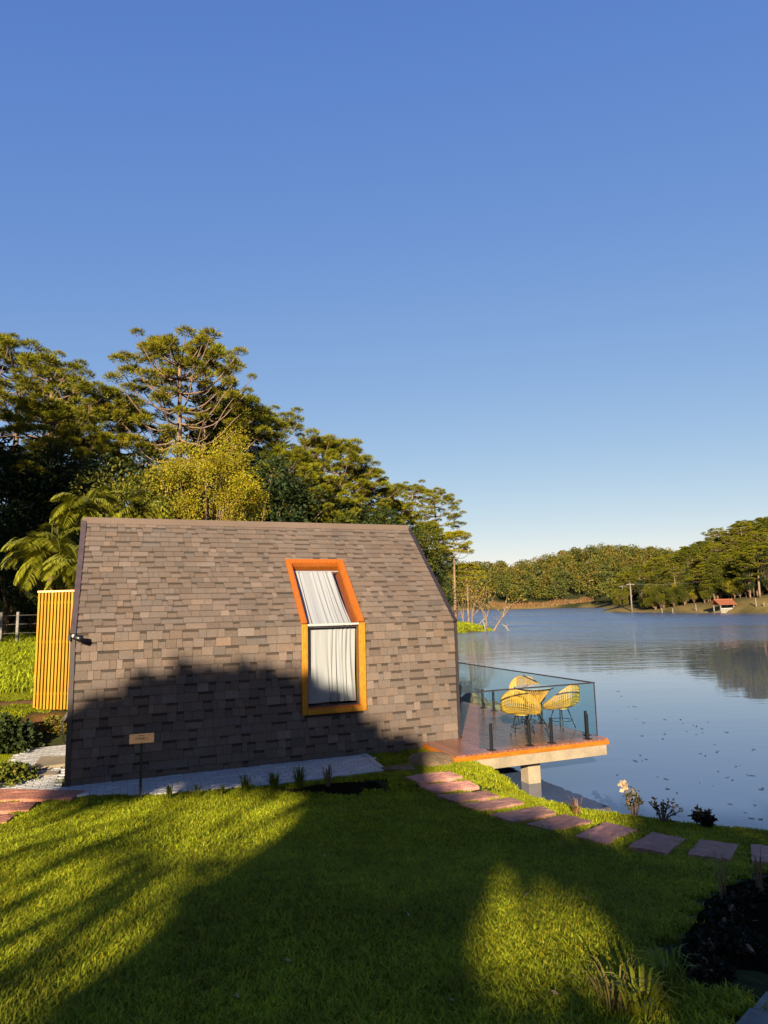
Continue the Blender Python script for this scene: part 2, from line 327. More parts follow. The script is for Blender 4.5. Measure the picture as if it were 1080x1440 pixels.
# shingles: each course is a run of pieces of uneven width, thickness and shade
EXP = .143
pieces = []       # (row rank, a0, a1, plane, s0, thick, shade)
def course(plane, s, smax, blocks):
    a = -.0; prev = None; prone = 0
    while a < CL:
        wd = float(np.clip(rng.gamma(5, .035), .09, .36)); b = min(a+wd, CL)
        if CL-b < .09: b = CL
        th = rng.choice([.004, .016], p=[.5, .5]) if prev != .004 else .016
        prev = th
        shade = float(np.clip(rng.normal(.92 if th < .01 else 1.0, .075), .7, 1.25))
        if rng.random() < .12: shade *= 1.22
        hue = rng.normal(0, .03)
        segs = [(a, b)]
        for (b0, b1) in blocks:
            segs = [q for (x, y) in segs for q in ((x, min(y, b0)), (max(x, b1), y)) if q[1]-q[0] > .02] if True else segs
        for (x, y) in segs: pieces.append((plane, x, y, s, smax, th, (shade*(1+hue), shade, shade*(1-hue))))
        a = b
ER = (HW+.02)/16; z = -.02; k = 0
while z < HW-.05:
    bl = [(WA0-.04, WA1+.04)] if (z+EXP*.75 > WZ0-.07) else []
    course('w', z, HW+.012, bl); z += ER
s = -.012
while s < RL-.02:
    bl = [(WA0-.04, WA1+.04)] if s+EXP*.25 < WS1+.05 else []
    course('r', s, RL, bl); s += EXP
def piece_verts(pc):
    pl, a0, a1, s, smax, th, _ = pc; g = .0022
    a0 += g; a1 -= g; s1 = min(s+EXP+.02, smax-.003); j = 0
    if pl == 'w': fn = lambda a, q, h: (a, -h, q)
    else: fn = RF
    lo, hi = th+.009, .0035; sm = s + EXP*(.70 if th < .01 else .9); md = lo+(hi-lo)*(sm-s)/(s1-s)
    return [fn(a0, s, .0008), fn(a1, s, .0008), fn(a1, s1, .0005), fn(a0, s1, .0005), fn(a0, s, lo), fn(a1, s, lo), fn(a1, sm, md), fn(a0, sm, md), fn(a1, s1, hi), fn(a0, s1, hi)]
def add_piece(mb, pc):      # laminated shingle: under-layer's darker granule band, deepened to paint in lap shadow below the next course
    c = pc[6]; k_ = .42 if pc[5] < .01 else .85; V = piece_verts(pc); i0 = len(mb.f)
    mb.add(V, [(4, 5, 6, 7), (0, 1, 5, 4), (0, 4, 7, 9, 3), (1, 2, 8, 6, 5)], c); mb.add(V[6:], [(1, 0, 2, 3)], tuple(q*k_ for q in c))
rank = sorted(range(len(pieces)), key=lambda i: -((pieces[i][2]-pieces[i][1])*(1.0 if pieces[i][0] == 'w' else .62)))
big = set(rank[:300]); rest = MB()
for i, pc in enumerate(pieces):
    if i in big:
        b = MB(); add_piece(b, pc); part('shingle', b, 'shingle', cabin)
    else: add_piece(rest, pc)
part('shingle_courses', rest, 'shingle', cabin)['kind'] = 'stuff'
# ridge cap, rake and corner trim, base flashing
w = MB(); e0, e1 = -.06, CL+.02
V = [RF(e0, RL-.16, .022), RF(e0, RL+.012, .030), RB(e0, RL-.16, .022)]; 
w.add([RF(e0, RL-.13, .02), (e0, CW, HR+.055), RB(e0, RL-.13, .02), (e0, CW, HR+.0), RF(e1, RL-.13, .02), (e1, CW, HR+.055), RB(e1, RL-.13, .02), (e1, CW, HR+.0)],
      [(0, 1, 5, 4), (1, 2, 6, 5), (2, 3, 7, 6), (3, 0, 4, 7), (0, 3, 2, 1), (4, 5, 6, 7)], (1.05, 1, .95))
part('ridge_cap', w, 'shingle', cabin)
for a0, a1 in ((-.075, .012), (CL-.012, CL+.06)):
    w = MB(); roof_slab(w, a0, a1, -.03, RL-.06, lambda a, s, h=0: RF(a, s, .03+h), .19); part('rake_trim', w, 'trim_rake' if a0 < 0 else 'trim', cabin)
    w = MB(); roof_slab(w, a0, a1, -.03, RL-.06, lambda a, s, h=0: RB(a, s, .03+h), .19); part('rake_trim', w, 'trim', cabin)
    w = MB(); w.box(a0+.01, a1-.004, -.03, .16, -.06, HW-.04); part('corner_trim', w, 'trim', cabin)
    w = MB(); w.box(a0+.01, a1-.004, 2*CW-.16, 2*CW+.03, -.06, HW-.04); part('corner_trim', w, 'trim', cabin)
w = MB(); w.box(.0, CL, -.036, -.002, -.09, -.021); bevel(part('base_flashing', w, 'trim', cabin), .004)
w = MB(); w.box(.05, CL-.1, .02, 2*CW-.05, -1.6, -.26); part('foundation', w, 'found', cabin)
# window that folds over the eave
FWD = .088; FP = .055
def wpart(nm, build, m):
    w = MB(); build(w); return bevel(part(nm, w, m, wroot), .006)
w = MB(); w.box(WA0+.02, WA1-.02, -.035, .012, HW-.012, HW+.022); wroot = bevel(part('window', w, 'white', cabin), .004)
def fr_w(w, a0, a1, z0, z1): w.box(a0, a1, -FP, -.0, z0, z1)
A0, A1 = WA0-FWD, WA1+FWD
wpart('frame_stile', lambda w: fr_w(w, A0, WA0, WZ0-FWD, HW+.02), 'wood_f')
wpart('frame_stile', lambda w: fr_w(w, WA1, A1, WZ0-FWD, HW+.02), 'wood_f')
wpart('frame_sill', lambda w: fr_w(w, WA0, WA1, WZ0-FWD, WZ0-.0), 'wood_f')
up_ = lambda a0, a1, s0, s1: (lambda w: w.hexa([RF(a0, s0, 0), RF(a1, s0, 0), RF(a1, s1, 0), RF(a0, s1, 0), RF(a0, s0, FP), RF(a1, s0, FP), RF(a1, s1, FP), RF(a0, s1, FP)]))
wpart('frame_rail', up_(A0, WA0, .022, WS1+FWD), 'wood_r'); wpart('frame_rail', up_(WA1, A1, .022, WS1+FWD), 'wood_r')
wpart('frame_head', up_(WA0, WA1, WS1, WS1+FWD), 'wood_r')
DJ = .17   # depth of the reveal
wpart('jamb', lambda w: w.box(WA0, WA0+.02, -.045, DJ, WZ0, HW-.0), 'wood_f'); wpart('jamb', lambda w: w.box(WA1-.02, WA1, -.045, DJ, WZ0, HW-.0), 'wood_f')
wpart('sill_board', lambda w: w.box(WA0+.02, WA1-.02, -.05, DJ, WZ0, WZ0+.025), 'wood_r')
jr = lambda a0, a1: (lambda w: w.hexa([RF(a0, .03, -.30), RF(a1, .03, -.30), RF(a1, WS1, -.30), RF(a0, WS1, -.30), RF(a0, .03, .045), RF(a1, .03, .045), RF(a1, WS1, .045), RF(a0, WS1, .045)]))
wpart('jamb', jr(WA0, WA0+.02), 'wood_r'); wpart('jamb', jr(WA1-.02, WA1), 'wood_r')
wpart('head_jamb', lambda w: w.hexa([RF(WA0, WS1-.02, -.30), RF(WA1, WS1-.02, -.30), RF(WA1, WS1, -.30), RF(WA0, WS1, -.30), RF(WA0, WS1-.02, .045), RF(WA1, WS1-.02, .045), RF(WA1, WS1, .045), RF(WA0, WS1, .045)]), 'wood_r')
wpart('sash', lambda w: (w.box(WA0+.02, WA0+.045, .03, .06, WZ0+.025, HW-.02), w.box(WA1-.045, WA1-.02, .03, .06, WZ0+.025, HW-.02), w.box(WA0+.045, WA1-.045, .03, .06, WZ0+.025, WZ0+.05), w.box(WA0+.045, WA1-.045, .03, .06, HW-.055, HW-.02)), 'trim')
w = MB(); w.box(WA0+.045, WA1-.045, .042, .046, WZ0+.05, HW-.055); part('pane', w, 'pane', wroot)
w = MB(); w.hexa([RF(WA0+.02, .05, -.05), RF(WA1-.02, .05, -.05), RF(WA1-.02, WS1-.02, -.05), RF(WA0+.02, WS1-.02, -.05), RF(WA0+.02, .05, -.045), RF(WA1-.02, .05, -.045), RF(WA1-.02, WS1-.02, -.045), RF(WA0+.02, WS1-.02, -.045)]); part('pane', w, 'pane', wroot)
wpart('curtain_rod', lambda w: w.tube([RF(WA0+.02, WS1-.09, -.12), RF(WA1-.02, WS1-.09, -.12)], .014, 8), 'white')
wpart('curtain_rod', lambda w: w.tube([(WA0+.02, .13, HW-.07), (WA1-.02, .13, HW-.07)], .012, 8), 'trim')
def curtain_mesh(fn, nu, nv, folds, amp, seed):
    r = np.random.default_rng(seed); V = []
    ph = r.uniform(0, 6.28, 6)
    for j in range(nv+1):
        v = j/nv
        for i in range(nu+1):
            u_ = i/nu; d = 0; uw = u_ + .045*math.sin(6.283*1.3*u_+ph[4]+.5*v) + .022*math.sin(6.283*3.1*u_+ph[5])
            for k, fq in enumerate(folds): d += math.sin(fq*6.283*(uw + .025*math.sin(3*v+ph[k])) + ph[k])*(1 if k == 0 else .55)
            d *= .65 + .45*math.sin(6.283*.8*u_ + ph[3] + v)
            V.append(fn(u_, v, amp*d*(.55+.45*v)))
    ii = np.arange((nu+1)*(nv+1)).reshape(nv+1, nu+1)
    return mesh_np('curtain', np.array(V), np.stack([ii[:-1, :-1], ii[:-1, 1:], ii[1:, 1:], ii[1:, :-1]], -1).reshape(-1, 4), smooth=True)
def to_world(p): return p
c1 = link('curtain', curtain_mesh(lambda q, v, d: (WA0+.06+q*(.895-.015*math.sin(v*3)) , .13+d, HW-.07-(HW-.07-WZ0-.075)*v + .012*abs(math.sin(q*3.14))), 160, 30, (8, 13, 5), .017, 3), 'curtain', None, (OX, OY, 0), TH)
tag(c1, 'pale curtain hanging behind the upright lower pane of the cabin window', 'curtain')
c2 = link('curtain', curtain_mesh(lambda q, v, d: RF(WA0+.04+q*(.80+.07*v) + .03*math.sin(v*2.6), (WS1-.10)*(1-v)+.055*v, -.12-d*1.3-.06*math.sin(3.14*v)), 160, 40, (7, 12, 4), .024, 5), 'curtain', None, (OX, OY, 0), TH)
tag(c2, 'white curtain slung under the sloping upper pane of the cabin window', 'curtain')
# floodlight on the corner
w = MB(); w.box(-.10, -.06, -.07, -.03, HW-.12, HW-.02); fl = part('floodlight_bracket', w, 'black', cabin)
w = MB(); w.tube([(-.08, -.05, HW-.05), (.0, -.16, HW-.07)], .012, 6); w.tube([(-.03, -.17, HW-.05), (.06, -.19, HW-.075), (.11, -.20, HW-.09)], [.03, .05, .055], 10)
part('floodlight', w, 'black', fl, True)
w = MB(); w.tube([(-.035, -.172, HW-.05), (-.02, -.174, HW-.045), (.005, -.178, HW-.05)], [.02, .038, .03], 10); part('lamp_housing', w, 'white', fl, True)

# ------------------------------------------------------------------ cable coil at the cabin corner
w = MB()
def hp(px, py, dep=.0):
    d = ray(px, py); nn = np.array([-UY, UX, 0]); o = np.array([OX, OY, 0]) + nn*dep; t_ = ((o-CAM)@nn)/(d@nn); return CAM + d*t_
pts = [hp(x, y, .05) for x, y in ((99, 995), (93, 1005), (87, 1013), (90, 1014), (96, 1004), (99, 999), (92, 1009), (88, 1016), (88, 1030), (90, 1042), (94, 1048), (99, 1047))]
w.tube(pts, .008, 6); cb = link('cable', w.mesh('cable', True), 'hose'); tag(cb, 'thin pale cable looped at the left corner of the cabin', 'cable')

# ------------------------------------------------------------------ slatted screen left of the cabin
sc0 = aty(47, 986, 15.2); sc1 = aty(112, 985, 15.0); zb = zg(sc0[0], sc0[1])-.02
ztop = aty(55, 831, 15.2)[2]
scr = thing('slat_screen', 'orange-varnished vertical slat screen standing left of the cabin', 'screen', (sc0[0], sc0[1], zb), math.atan2(sc1[1]-sc0[1], sc1[0]-sc0[0]))
LS = 1.25; hs_ = ztop-zb
smesh = []
for q in range(4):
    b = MB(); c = 1.05+.24*math.sin(q*2.1); b.box(-.023, .023, -.022, .022, 0, hs_-.04, (c, c*(1+.1*math.sin(q*4)), c)); smesh.append(b.mesh('slat'))
k = 0; x = .03
while x < LS:
    ob = link('slat', smesh[(k*7+k//3) % 4], 'slat', scr, (x, .0, random.uniform(-.01, .01))); bevel(ob, .004); x += .083; k += 1
w = MB(); w.box(-.01, LS+.02, -.03, .03, hs_-.04, hs_); bevel(part('top_cap', w, 'board', scr), .004)
for zz in (.3, hs_*.55, hs_-.3):
    w = MB(); w.box(0, LS, .023, .06, zz, zz+.06); part('back_rail', w, 'slat', scr)
w = MB(); w.box(0, .03, .06, 1.3, 0, hs_-.03); part('side_panel', w, 'slat', scr)

# ------------------------------------------------------------------ deck
deck = thing('deck', 'wooden lakeside deck with glass railing cantilevered over the water', 'deck', (OX, OY, 0), TH)
DA0, DA1, DB0, DB1, DZ = 5.86, 9.0, -1.32, 4.45, .125
pw = .0995; k = 0; a = DA0+.02
pm = {}
while a + pw < DA1:
    b1 = DB1 if a > CL+.07 else -.045
    b0 = DB0 + random.uniform(-.008, .008)
    key = (b1 > 0, k % 5)
    if key not in pm:
        b = MB(); c = 1 + random.uniform(-.2, .2); b.box(0, pw-.013, 0, b1-DB0, 0, .03, (c, c*random.uniform(.92, 1.05), c*random.uniform(.9, 1.1))); pm[key] = b.mesh('plank')
    link('plank', pm[key], 'plank', deck, (a, b0, DZ-.03)); a += pw; k += 1
w = MB(); w.box(DA0, DA1+.02, DB0+.004, DB0+.04, DZ-.105, DZ-.032); bevel(part('front_fascia', w, 'fascia', deck), .004)
w = MB(); w.box(DA1-.012, DA1+.02, DB0+.042, DB1, DZ-.105, DZ-.004); bevel(part('side_fascia', w, 'fascia', deck), .004)
w = MB(); w.box(DA0, DA0+.03, DB0+.042, -.05, DZ-.105, DZ-.032); bevel(part('side_fascia', w, 'fascia', deck), .004)
w = MB(); w.box(DA0+.05, DA1-.02, DB0+.03, DB0+.22, DZ-.29, DZ-.107); bevel(part('edge_beam', w, 'concrete', deck), .006)
w = MB(); w.box(DA1-.21, DA1-.02, DB0+.222, DB1-.05, DZ-.29, DZ-.107); part('edge_beam', w, 'concrete', deck)
w = MB(); w.box(CL+.07, DA1-.22, DB0+.222, DB1-.05, DZ-.2, DZ-.035); part('floor_slab', w, 'concrete', deck)
for pa_, pb_ in ((7.70, -.85), (7.70, 2.2), (7.70, 4.0)):
    w = MB(); w.box(pa_-.13, pa_+.13, pb_, pb_+.26, -2.1, DZ-.205 if pb_ > 0 else DZ-.2); bevel(part('column', w, 'concrete', deck), .01)
GH0, GH1 = DZ+.03, DZ+.97
fb = -1.16; ra = 8.89
front_p = [(6.42, 7.62), (7.65, ra-.02)]; side_p = [(fb+.03, .85), (.88, 2.75), (2.78, 4.4)]
for a0, a1 in front_p:
    w = MB(); w.box(a0, a1, fb-.006, fb+.006, GH0, GH1); part('glass_panel', w, 'glass', deck)
    for fx in (.18, .82):
        q = a0 + (a1-a0)*fx
        w = MB(); w.box(q-.022, q+.022, fb-.05, fb-.008, DZ+.012, DZ+.44); sp = bevel(part('clamp_post', w, 'black', deck), .003)
        w = MB(); w.box(q-.06, q+.06, fb-.085, fb+.03, DZ+.0005, DZ+.012); part('base_plate', w, 'black', sp)
for b0, b1 in side_p:
    w = MB(); w.box(ra-.006, ra+.006, b0, b1, GH0, GH1); part('glass_panel', w, 'glass', deck)
    for fx in (.12, .85):
        q = b0 + (b1-b0)*fx
        w = MB(); w.box(ra-.05, ra-.008, q-.022, q+.022, DZ+.012, DZ+.44); sp = bevel(part('clamp_post', w, 'black', deck), .003)
        w = MB(); w.box(ra-.085, ra+.03, q-.06, q+.06, DZ+.0005, DZ+.012); part('base_plate', w, 'black', sp)
w = MB(); w.box(front_p[0][0], ra+.012, fb-.012, fb+.012, GH1, GH1+.022); part('top_rail', w, 'trim', deck)
w = MB(); w.box(ra-.012, ra+.012, fb+.013, 4.4, GH1, GH1+.022); part('top_rail', w, 'trim', deck)
w = MB(); w.box(ra-.008, ra+.008, fb-.008, fb+.008, GH0, GH1-.001); part('corner_strip', w, 'trim', deck)

# ------------------------------------------------------------------ rattan chairs and table on the deck
def make_chair(label, loc, rz):
    t_ = thing('rattan_chair', label, 'chair', loc, rz, 'yellow rattan chairs on the deck')
    rim = lambda f: np.array([.37*math.sin(f), .33*math.cos(f)-.03, .62-.20*math.cos(f)+.05*math.cos(2*f)])
    hub = lambda f: np.array([.14*math.sin(f), .14*math.cos(f)+.0, .40])
    w = MB(); w.tube([rim(2*math.pi*i/40) for i in range(41)], .014, 6, (.9, .8, .7), False); part('rim', w, 'rattan', t_, True)
    w = MB()
    for i in range(120):
        f = 2*math.pi*i/120; r, h = rim(f), hub(f+.12*(-1)**i); mid = (r+h)/2 + np.array([.10*math.sin(f), .10*math.cos(f), -.06])
        p = [r, r*.55+mid*.5-h*.05+np.array([0, 0, -.005]), mid, (mid+h)/2+np.array([.015*math.sin(f), .015*math.cos(f), -.025]), h]
        c = random.uniform(.75, 1.2); w.tube(p, .0062, 4, (c, c*random.uniform(.9, 1.05), c), False)
    for q in (.12, .24, .36, .48, .6, .72, .84):
        pts = []
        for i in range(33):
            f = 2*math.pi*i/32; r, h = rim(f), hub(f); mid = (r+h)/2 + np.array([.10*math.sin(f), .10*math.cos(f), -.06])
            pts.append(r*(1-q)**2 + 2*q*(1-q)*(2*mid-.5*(r+h)) + h*q*q)
        w.tube(pts, .0055, 4, (.8, .75, .7), False)
    part('woven_shell', w, 'rattan', t_, True)
    w = MB(); w.disc(0, 0, .385, .41, .15, 20); part('seat_base', w, 'rattan', t_)
    for i in range(4):
        f = math.pi/4 + i*math.pi/2
        w = MB(); w.tube([(.13*math.sin(f), .13*math.cos(f), .39), (.25*math.sin(f), .25*math.cos(f), .06), (.265*math.sin(f), .265*math.cos(f), .0)], .010, 6); part('leg', w, 'black', t_, True)
    w = MB(); w.tube([(.215*math.sin(i*math.pi/12), .215*math.cos(i*math.pi/12), .16) for i in range(25)], .007, 5, cap=False); part('stretcher_ring', w, 'black', t_, True)
    return t_
tb = W(7.84, -.02, DZ)
def chair_at(px, py, label, face):
    p_ = atz(px, py, DZ); d = np.array(face(p_)); make_chair(label, (p_[0], p_[1], DZ), math.atan2(d[1], d[0])-math.pi/2)
tp = atz(753, 1018, DZ)
tot = lambda p: tp[:2]-p[:2]
chair_at(735, 1034, 'yellow rattan chair with its back turned to the lawn, left of the table', tot)
chair_at(790, 1024, 'yellow rattan chair seen from the side at the right of the table', lambda p: tp[:2]-p[:2]+np.array([0, .0]))
chair_at(743, 1011, 'yellow rattan chair mostly hidden behind the table', tot)
tab = thing('rattan_table', 'round glass-topped table with a yellow rattan cone base on the deck', 'table', (tp[0], tp[1], DZ))
w = MB(); w.disc(0, 0, .735, .75, .40, 32); bevel(part('table_top', w, 'tabletop', tab), .004)
w = MB(); w.tube([(.40*math.cos(i*math.pi/16), .40*math.sin(i*math.pi/16), .73) for i in range(33)], .010, 6, cap=False); part('top_rim', w, 'black', tab, True)
w = MB()
for i in range(100):
    f = 2*math.pi*i/100; g = f + .5*(-1)**i; c = random.uniform(.75, 1.2)
    w.tube([(.36*math.cos(f), .36*math.sin(f), .72), (.22*math.cos((f+g)/2), .22*math.sin((f+g)/2), .55), (.10*math.cos(g), .10*math.sin(g), .40)], .0065, 4, (c, c, c), False)
part('woven_cone', w, 'rattan', tab, True)
for i in range(4):
    f = math.pi/4+i*math.pi/2
    w = MB(); w.tube([(.10*math.cos(f), .10*math.sin(f), .42), (.12*math.cos(f), .12*math.sin(f), .2), (.27*math.cos(f), .27*math.sin(f), 0)], .012, 6); part('leg', w, 'black', tab, True)

# ------------------------------------------------------------------ patio of small grey pavers, concrete threshold, drain cover
def hh(px, py, z=0): p = atz(px, py, z); return hab(p[0], p[1])
PAT1 = [(-.16, -.02), (CL*.0+4.74, -.02), (4.72, -.55), (4.62, -1.22), (3.5, -1.30), (2.7, -1.27), (1.9, -1.20), (1.0, -1.02), (.1, -.58), (-.16, -.30)]
PAT2 = [(-.16, -.35), (-1.2, .12), (-1.75, .55), (-1.2, 1.2), (-1.05, 2.8), (-.95, 4.15), (-.3, 4.5), (-.12, 4.5), (-.12, -.02), (-.16, -.02)]
patio = thing('patio', None, None, (OX, OY, 0), TH); structure(patio)
def sheet(poly, z, name, m, parent):
    b = MB(); k = len(poly); b.add([(x, y, z) for x, y in poly]+[(x, y, z-.12) for x, y in poly], [tuple(range(k))] + [(i, i+k, (i+1) % k+k, (i+1) % k) for i in range(k)]); return part(name, b, m, parent)
def area(P): return sum(P[i][0]*P[(i+1) % len(P)][1]-P[(i+1) % len(P)][0]*P[i][1] for i in range(len(P)))
for P in (PAT1, PAT2): sheet(P if area(P) > 0 else P[::-1], .012, 'bedding', 'joint', patio)
pv = []
PLX, PLY = .205, .105
j = -14
while j*PLY < 4.6:
    i0 = -10
    for i in range(-10, 26):
        x = i*PLX + (j % 2)*PLX/2; y = j*PLY
        if (in_poly(x, y, PAT1) or in_poly(x, y, PAT2)): pv.append((x, y))
    j += 1
def depth_of(p): q = W(p[0], p[1], 0); return q[1]
pv.sort(key=depth_of)
pmesh = []
for q in range(8):
    b = MB(); c = 1+random.uniform(-.18, .16); x0, y0 = PLX/2-.004, PLY/2-.004
    V = [(-x0, -y0, 0), (x0, -y0, 0), (x0, y0, 0), (-x0, y0, 0)]; V2 = [(-x0, -y0, .022), (x0, -y0, .022), (x0, y0, .022), (-x0, y0, .022)]; V3 = [(-x0+.004, -y0+.004, .026), (x0-.004, -y0+.004, .026), (x0-.004, y0-.004, .026), (-x0+.004, y0-.004, .026)]
    b.add(V+V2+V3, [(0, 1, 5, 4), (1, 2, 6, 5), (2, 3, 7, 6), (3, 0, 4, 7), (4, 5, 9, 8), (5, 6, 10, 9), (6, 7, 11, 10), (7, 4, 8, 11), (8, 9, 10, 11)], (c, c*.99, c*.98)); pmesh.append(b.mesh('paver'))
left = MB()
for k, (x, y) in enumerate(pv):
    dz = random.uniform(-.003, .002)
    if k < 300: link('paver', pmesh[random.randrange(8)], 'paver', patio, (x, y, .006+dz))
    else:
        c = 1+random.uniform(-.18, .16); left.box(x-PLX/2+.004, x+PLX/2-.004, y-PLY/2+.004, y+PLY/2-.004, .006, .032+dz, (c, c, c))
if left.v: part('paver_field', left, 'paver', patio)['kind'] = 'stuff'
def kerb(p0, p1, wd=.09):
    p0, p1 = np.array(p0), np.array(p1); d_ = (p1-p0)/np.linalg.norm(p1-p0); s_ = np.array([-d_[1], d_[0]])*wd/2; q = [p0-s_, p1-s_, p1+s_, p0+s_]
    w = MB(); w.hexa([(x, y, -.08) for x, y in q]+[(x, y, .038) for x, y in q], (.95, .95, .95)); bevel(part('kerb', w, 'paver', patio), .006)
kerb((4.74, -.04), (4.62, -1.27)); kerb((4.60, -1.27), (2.75, -1.30))
cb_ = [hh(44, 1088), hh(98, 1080), hh(98, 1070), hh(57, 1070)]
w = MB(); w.hexa([(x, y, .033) for x, y in cb_]+[(x, y, .085) for x, y in cb_]); bevel(link('concrete_step', w.mesh('concrete_step'), 'concrete', None, (OX, OY, 0), TH), .008)
tag(COL.objects['concrete_step'], 'low tan concrete slab on the pavers at the cabin corner', 'step')
q = hh(67, 1091); dcv = thing('drain_cover', 'round pale drain cover set in the pavers left of the cabin', 'drain cover', W(q[0], q[1], .03)); 
w = MB(); w.disc(0, 0, 0, .012, .17, 28); bevel(part('lid', w, 'concrete', dcv), .004); w = MB(); w.tube([(.16*math.cos(i*math.pi/14), .16*math.sin(i*math.pi/14), .012) for i in range(29)], .006, 5, cap=False); part('rim', w, 'grey', dcv)

# ------------------------------------------------------------------ stepping stones and rocks
def slab_stone(name, corners, th, label, cat, m, group, seed, lift=.05, shade=(1, 1, 1), rough=.02):
    r = np.random.default_rng(seed); P = [hit(*c) for c in corners]
    C = np.mean(P, 0); n_ = 9; V = []
    zs = [zg(p[0], p[1]) for p in P]
    q = [np.array([p[0]-C[0], p[1]-C[1], zz+lift-C[2]]) for p, zz in zip(P, zs)]
    rows = []
    for j in range(n_):
        for i in range(n_):
            s_, t_ = i/(n_-1), j/(n_-1); p = q[0]*(1-s_)*(1-t_) + q[1]*s_*(1-t_) + q[2]*s_*t_ + q[3]*(1-s_)*t_
            e = (i in (0, n_-1)) or (j in (0, n_-1)); p = p.copy()
            p[:2] += r.normal(0, .0035 if e else .003, 2); p[2] += r.normal(0, .003) - (.006 if e else 0) + .003*math.sin(7*p[0]+3*p[1]+seed)
            rows.append(p)
    V = rows; ii = np.arange(n_*n_).reshape(n_, n_)
    b = MB(); Fs = [(ii[j, i], ii[j, i+1], ii[j+1, i+1], ii[j+1, i]) for j in range(n_-1) for i in range(n_-1)]
    ring = [ii[0, i] for i in range(n_-1)] + [ii[j, n_-1] for j in range(n_-1)] + [ii[n_-1, i] for i in range(n_-1, 0, -1)] + [ii[j, 0] for j in range(n_-1, 0, -1)]
    k0 = len(V); V2 = [V[i] + np.array([0, 0, -th]) for i in ring]; k = len(ring)
    Fs += [(ring[i], k0+i, k0+(i+1) % k, ring[(i+1) % k]) for i in range(k)]
    # orientation: make the top face upward
    nz = np.cross(q[1]-q[0], q[2]-q[0])[2]
    if nz < 0: Fs = [f[::-1] for f in Fs]
    b.add(V+V2, Fs, shade); ob = link(name, b.mesh(name), m, None, C); return tag(ob, label, cat, group)
ST = [[(570,1096),(631,1088),(651,1096),(590,1105)], [(590,1109),(657,1101),(674,1110),(613,1118)], [(613,1123),(683,1116),(702,1124),(640,1132)], [(646,1136),(720,1126),(738,1134),(675,1143)],
      [(690,1150),(764,1138),(783,1148),(720,1161)], [(740,1164),(795,1150),(835,1160),(777,1173)], [(808,1182),(852,1162),(896,1172),(852,1192)], [(884,1197),(917,1176),(965,1186),(939,1207)],
      [(967,1208),(985,1187),(1039,1194),(1027,1217)], [(1058,1218),(1056,1194),(1112,1199),(1122,1224)]]
ordn = ['first', 'second', 'third', 'fourth', 'fifth', 'sixth', 'seventh', 'eighth', 'ninth', 'last']
for k, c in enumerate(ST):
    s_ = 1 + .12*math.sin(k*2.3)
    slab_stone('stepping_stone', [c[3], c[2], c[1], c[0]], .09, 'red sandstone stepping stone, %s of the curving path counted from the deck' % ordn[k], 'stepping stone', 'redstone', 'stepping stones along the lake bank', 40+k, .052, (s_, s_*(1+.04*math.sin(k*5)), s_))
LSTN = [([(-30,1113),(121,1115),(100,1126),(-30,1130)], 'long reddish slab at the lower left, farthest of three beside the patio'),
        ([(-30,1134),(52,1131),(40,1143),(-30,1147)], 'reddish slab in the lawn at the left edge, middle of three'),
        ([(-30,1151),(22,1149),(8,1160),(-30,1164)], 'reddish slab at the left edge nearest the camera, smallest of three')]
for k, (c, lb) in enumerate(LSTN): slab_stone('stone_slab', [c[3], c[2], c[1], c[0]], .09, lb, 'stone slab', 'redstone', 'reddish slabs at the left edge', 70+k, .045, (1.02, .84, .7))
def rock(name, center, r3, label, cat, group, seed, rotz=0, shade=(1, 1, 1), flat=.5):
    r = np.random.default_rng(seed); import bmesh
    bm = bmesh.new(); bmesh.ops.create_icosphere(bm, subdivisions=3, radius=1)
    f = r.normal(0, 1, (7, 3)); ph = r.uniform(0, 6.28, 7)
    for v in bm.verts:
        p = np.array(v.co); d = 1 + sum(.07*math.sin(2.2*(f[i]@p)+ph[i]) for i in range(7))
        p = np.sign(p)*np.abs(p)**.75*d; v.co = (p[0]*r3[0], p[1]*r3[1], p[2]*r3[2])
    me = bpy.data.meshes.new(name); bm.to_mesh(me); bm.free()
    at = me.attributes.new('Col', 'FLOAT_COLOR', 'FACE'); c = np.ones((len(me.polygons), 4), np.float32); c[:, :3] = shade; at.data.foreach_set('color', c.ravel())
    return tag(link(name, me, 'rock', None, center, rotz), label, cat, group)
p = hit(612, 1072); rock('rock', (p[0], p[1], zg(p[0], p[1])+.0), (.42, .30, .14), 'large flat brown rock beside the left corner of the deck', 'rock', None, 5, .5, (1.25, 1.05, .8))
p = hit(560, 1083); rock('rock', (p[0], p[1], zg(p[0], p[1])-.01), (.30, .20, .08), 'low flat rock at the end of the patio, left of the stepping stones', 'rock', None, 6, .2, (1.05, .9, .7))
for k in range(14):
    p = atz(650+48*random.random(), 987+13*random.random(), -.15); zz = zg(p[0], p[1])
    rock('shore_rock', (p[0], p[1], max(zz, ZW)+.06), (random.uniform(.14, .3), random.uniform(.12, .22), random.uniform(.08, .16)), 'pale rock piled on the shore behind the deck', 'rock', 'pale rocks behind the deck', 100+k, random.uniform(0, 3), (2.0, 1.8, 1.55))
p = atz(36, 1046, .05); rock('rock', (p[0], p[1], zg(p[0], p[1])+.02), (.22, .13, .1), 'small grey rock between the dark bush and the pavers', 'rock', None, 9, .5, (.8, .8, .8))

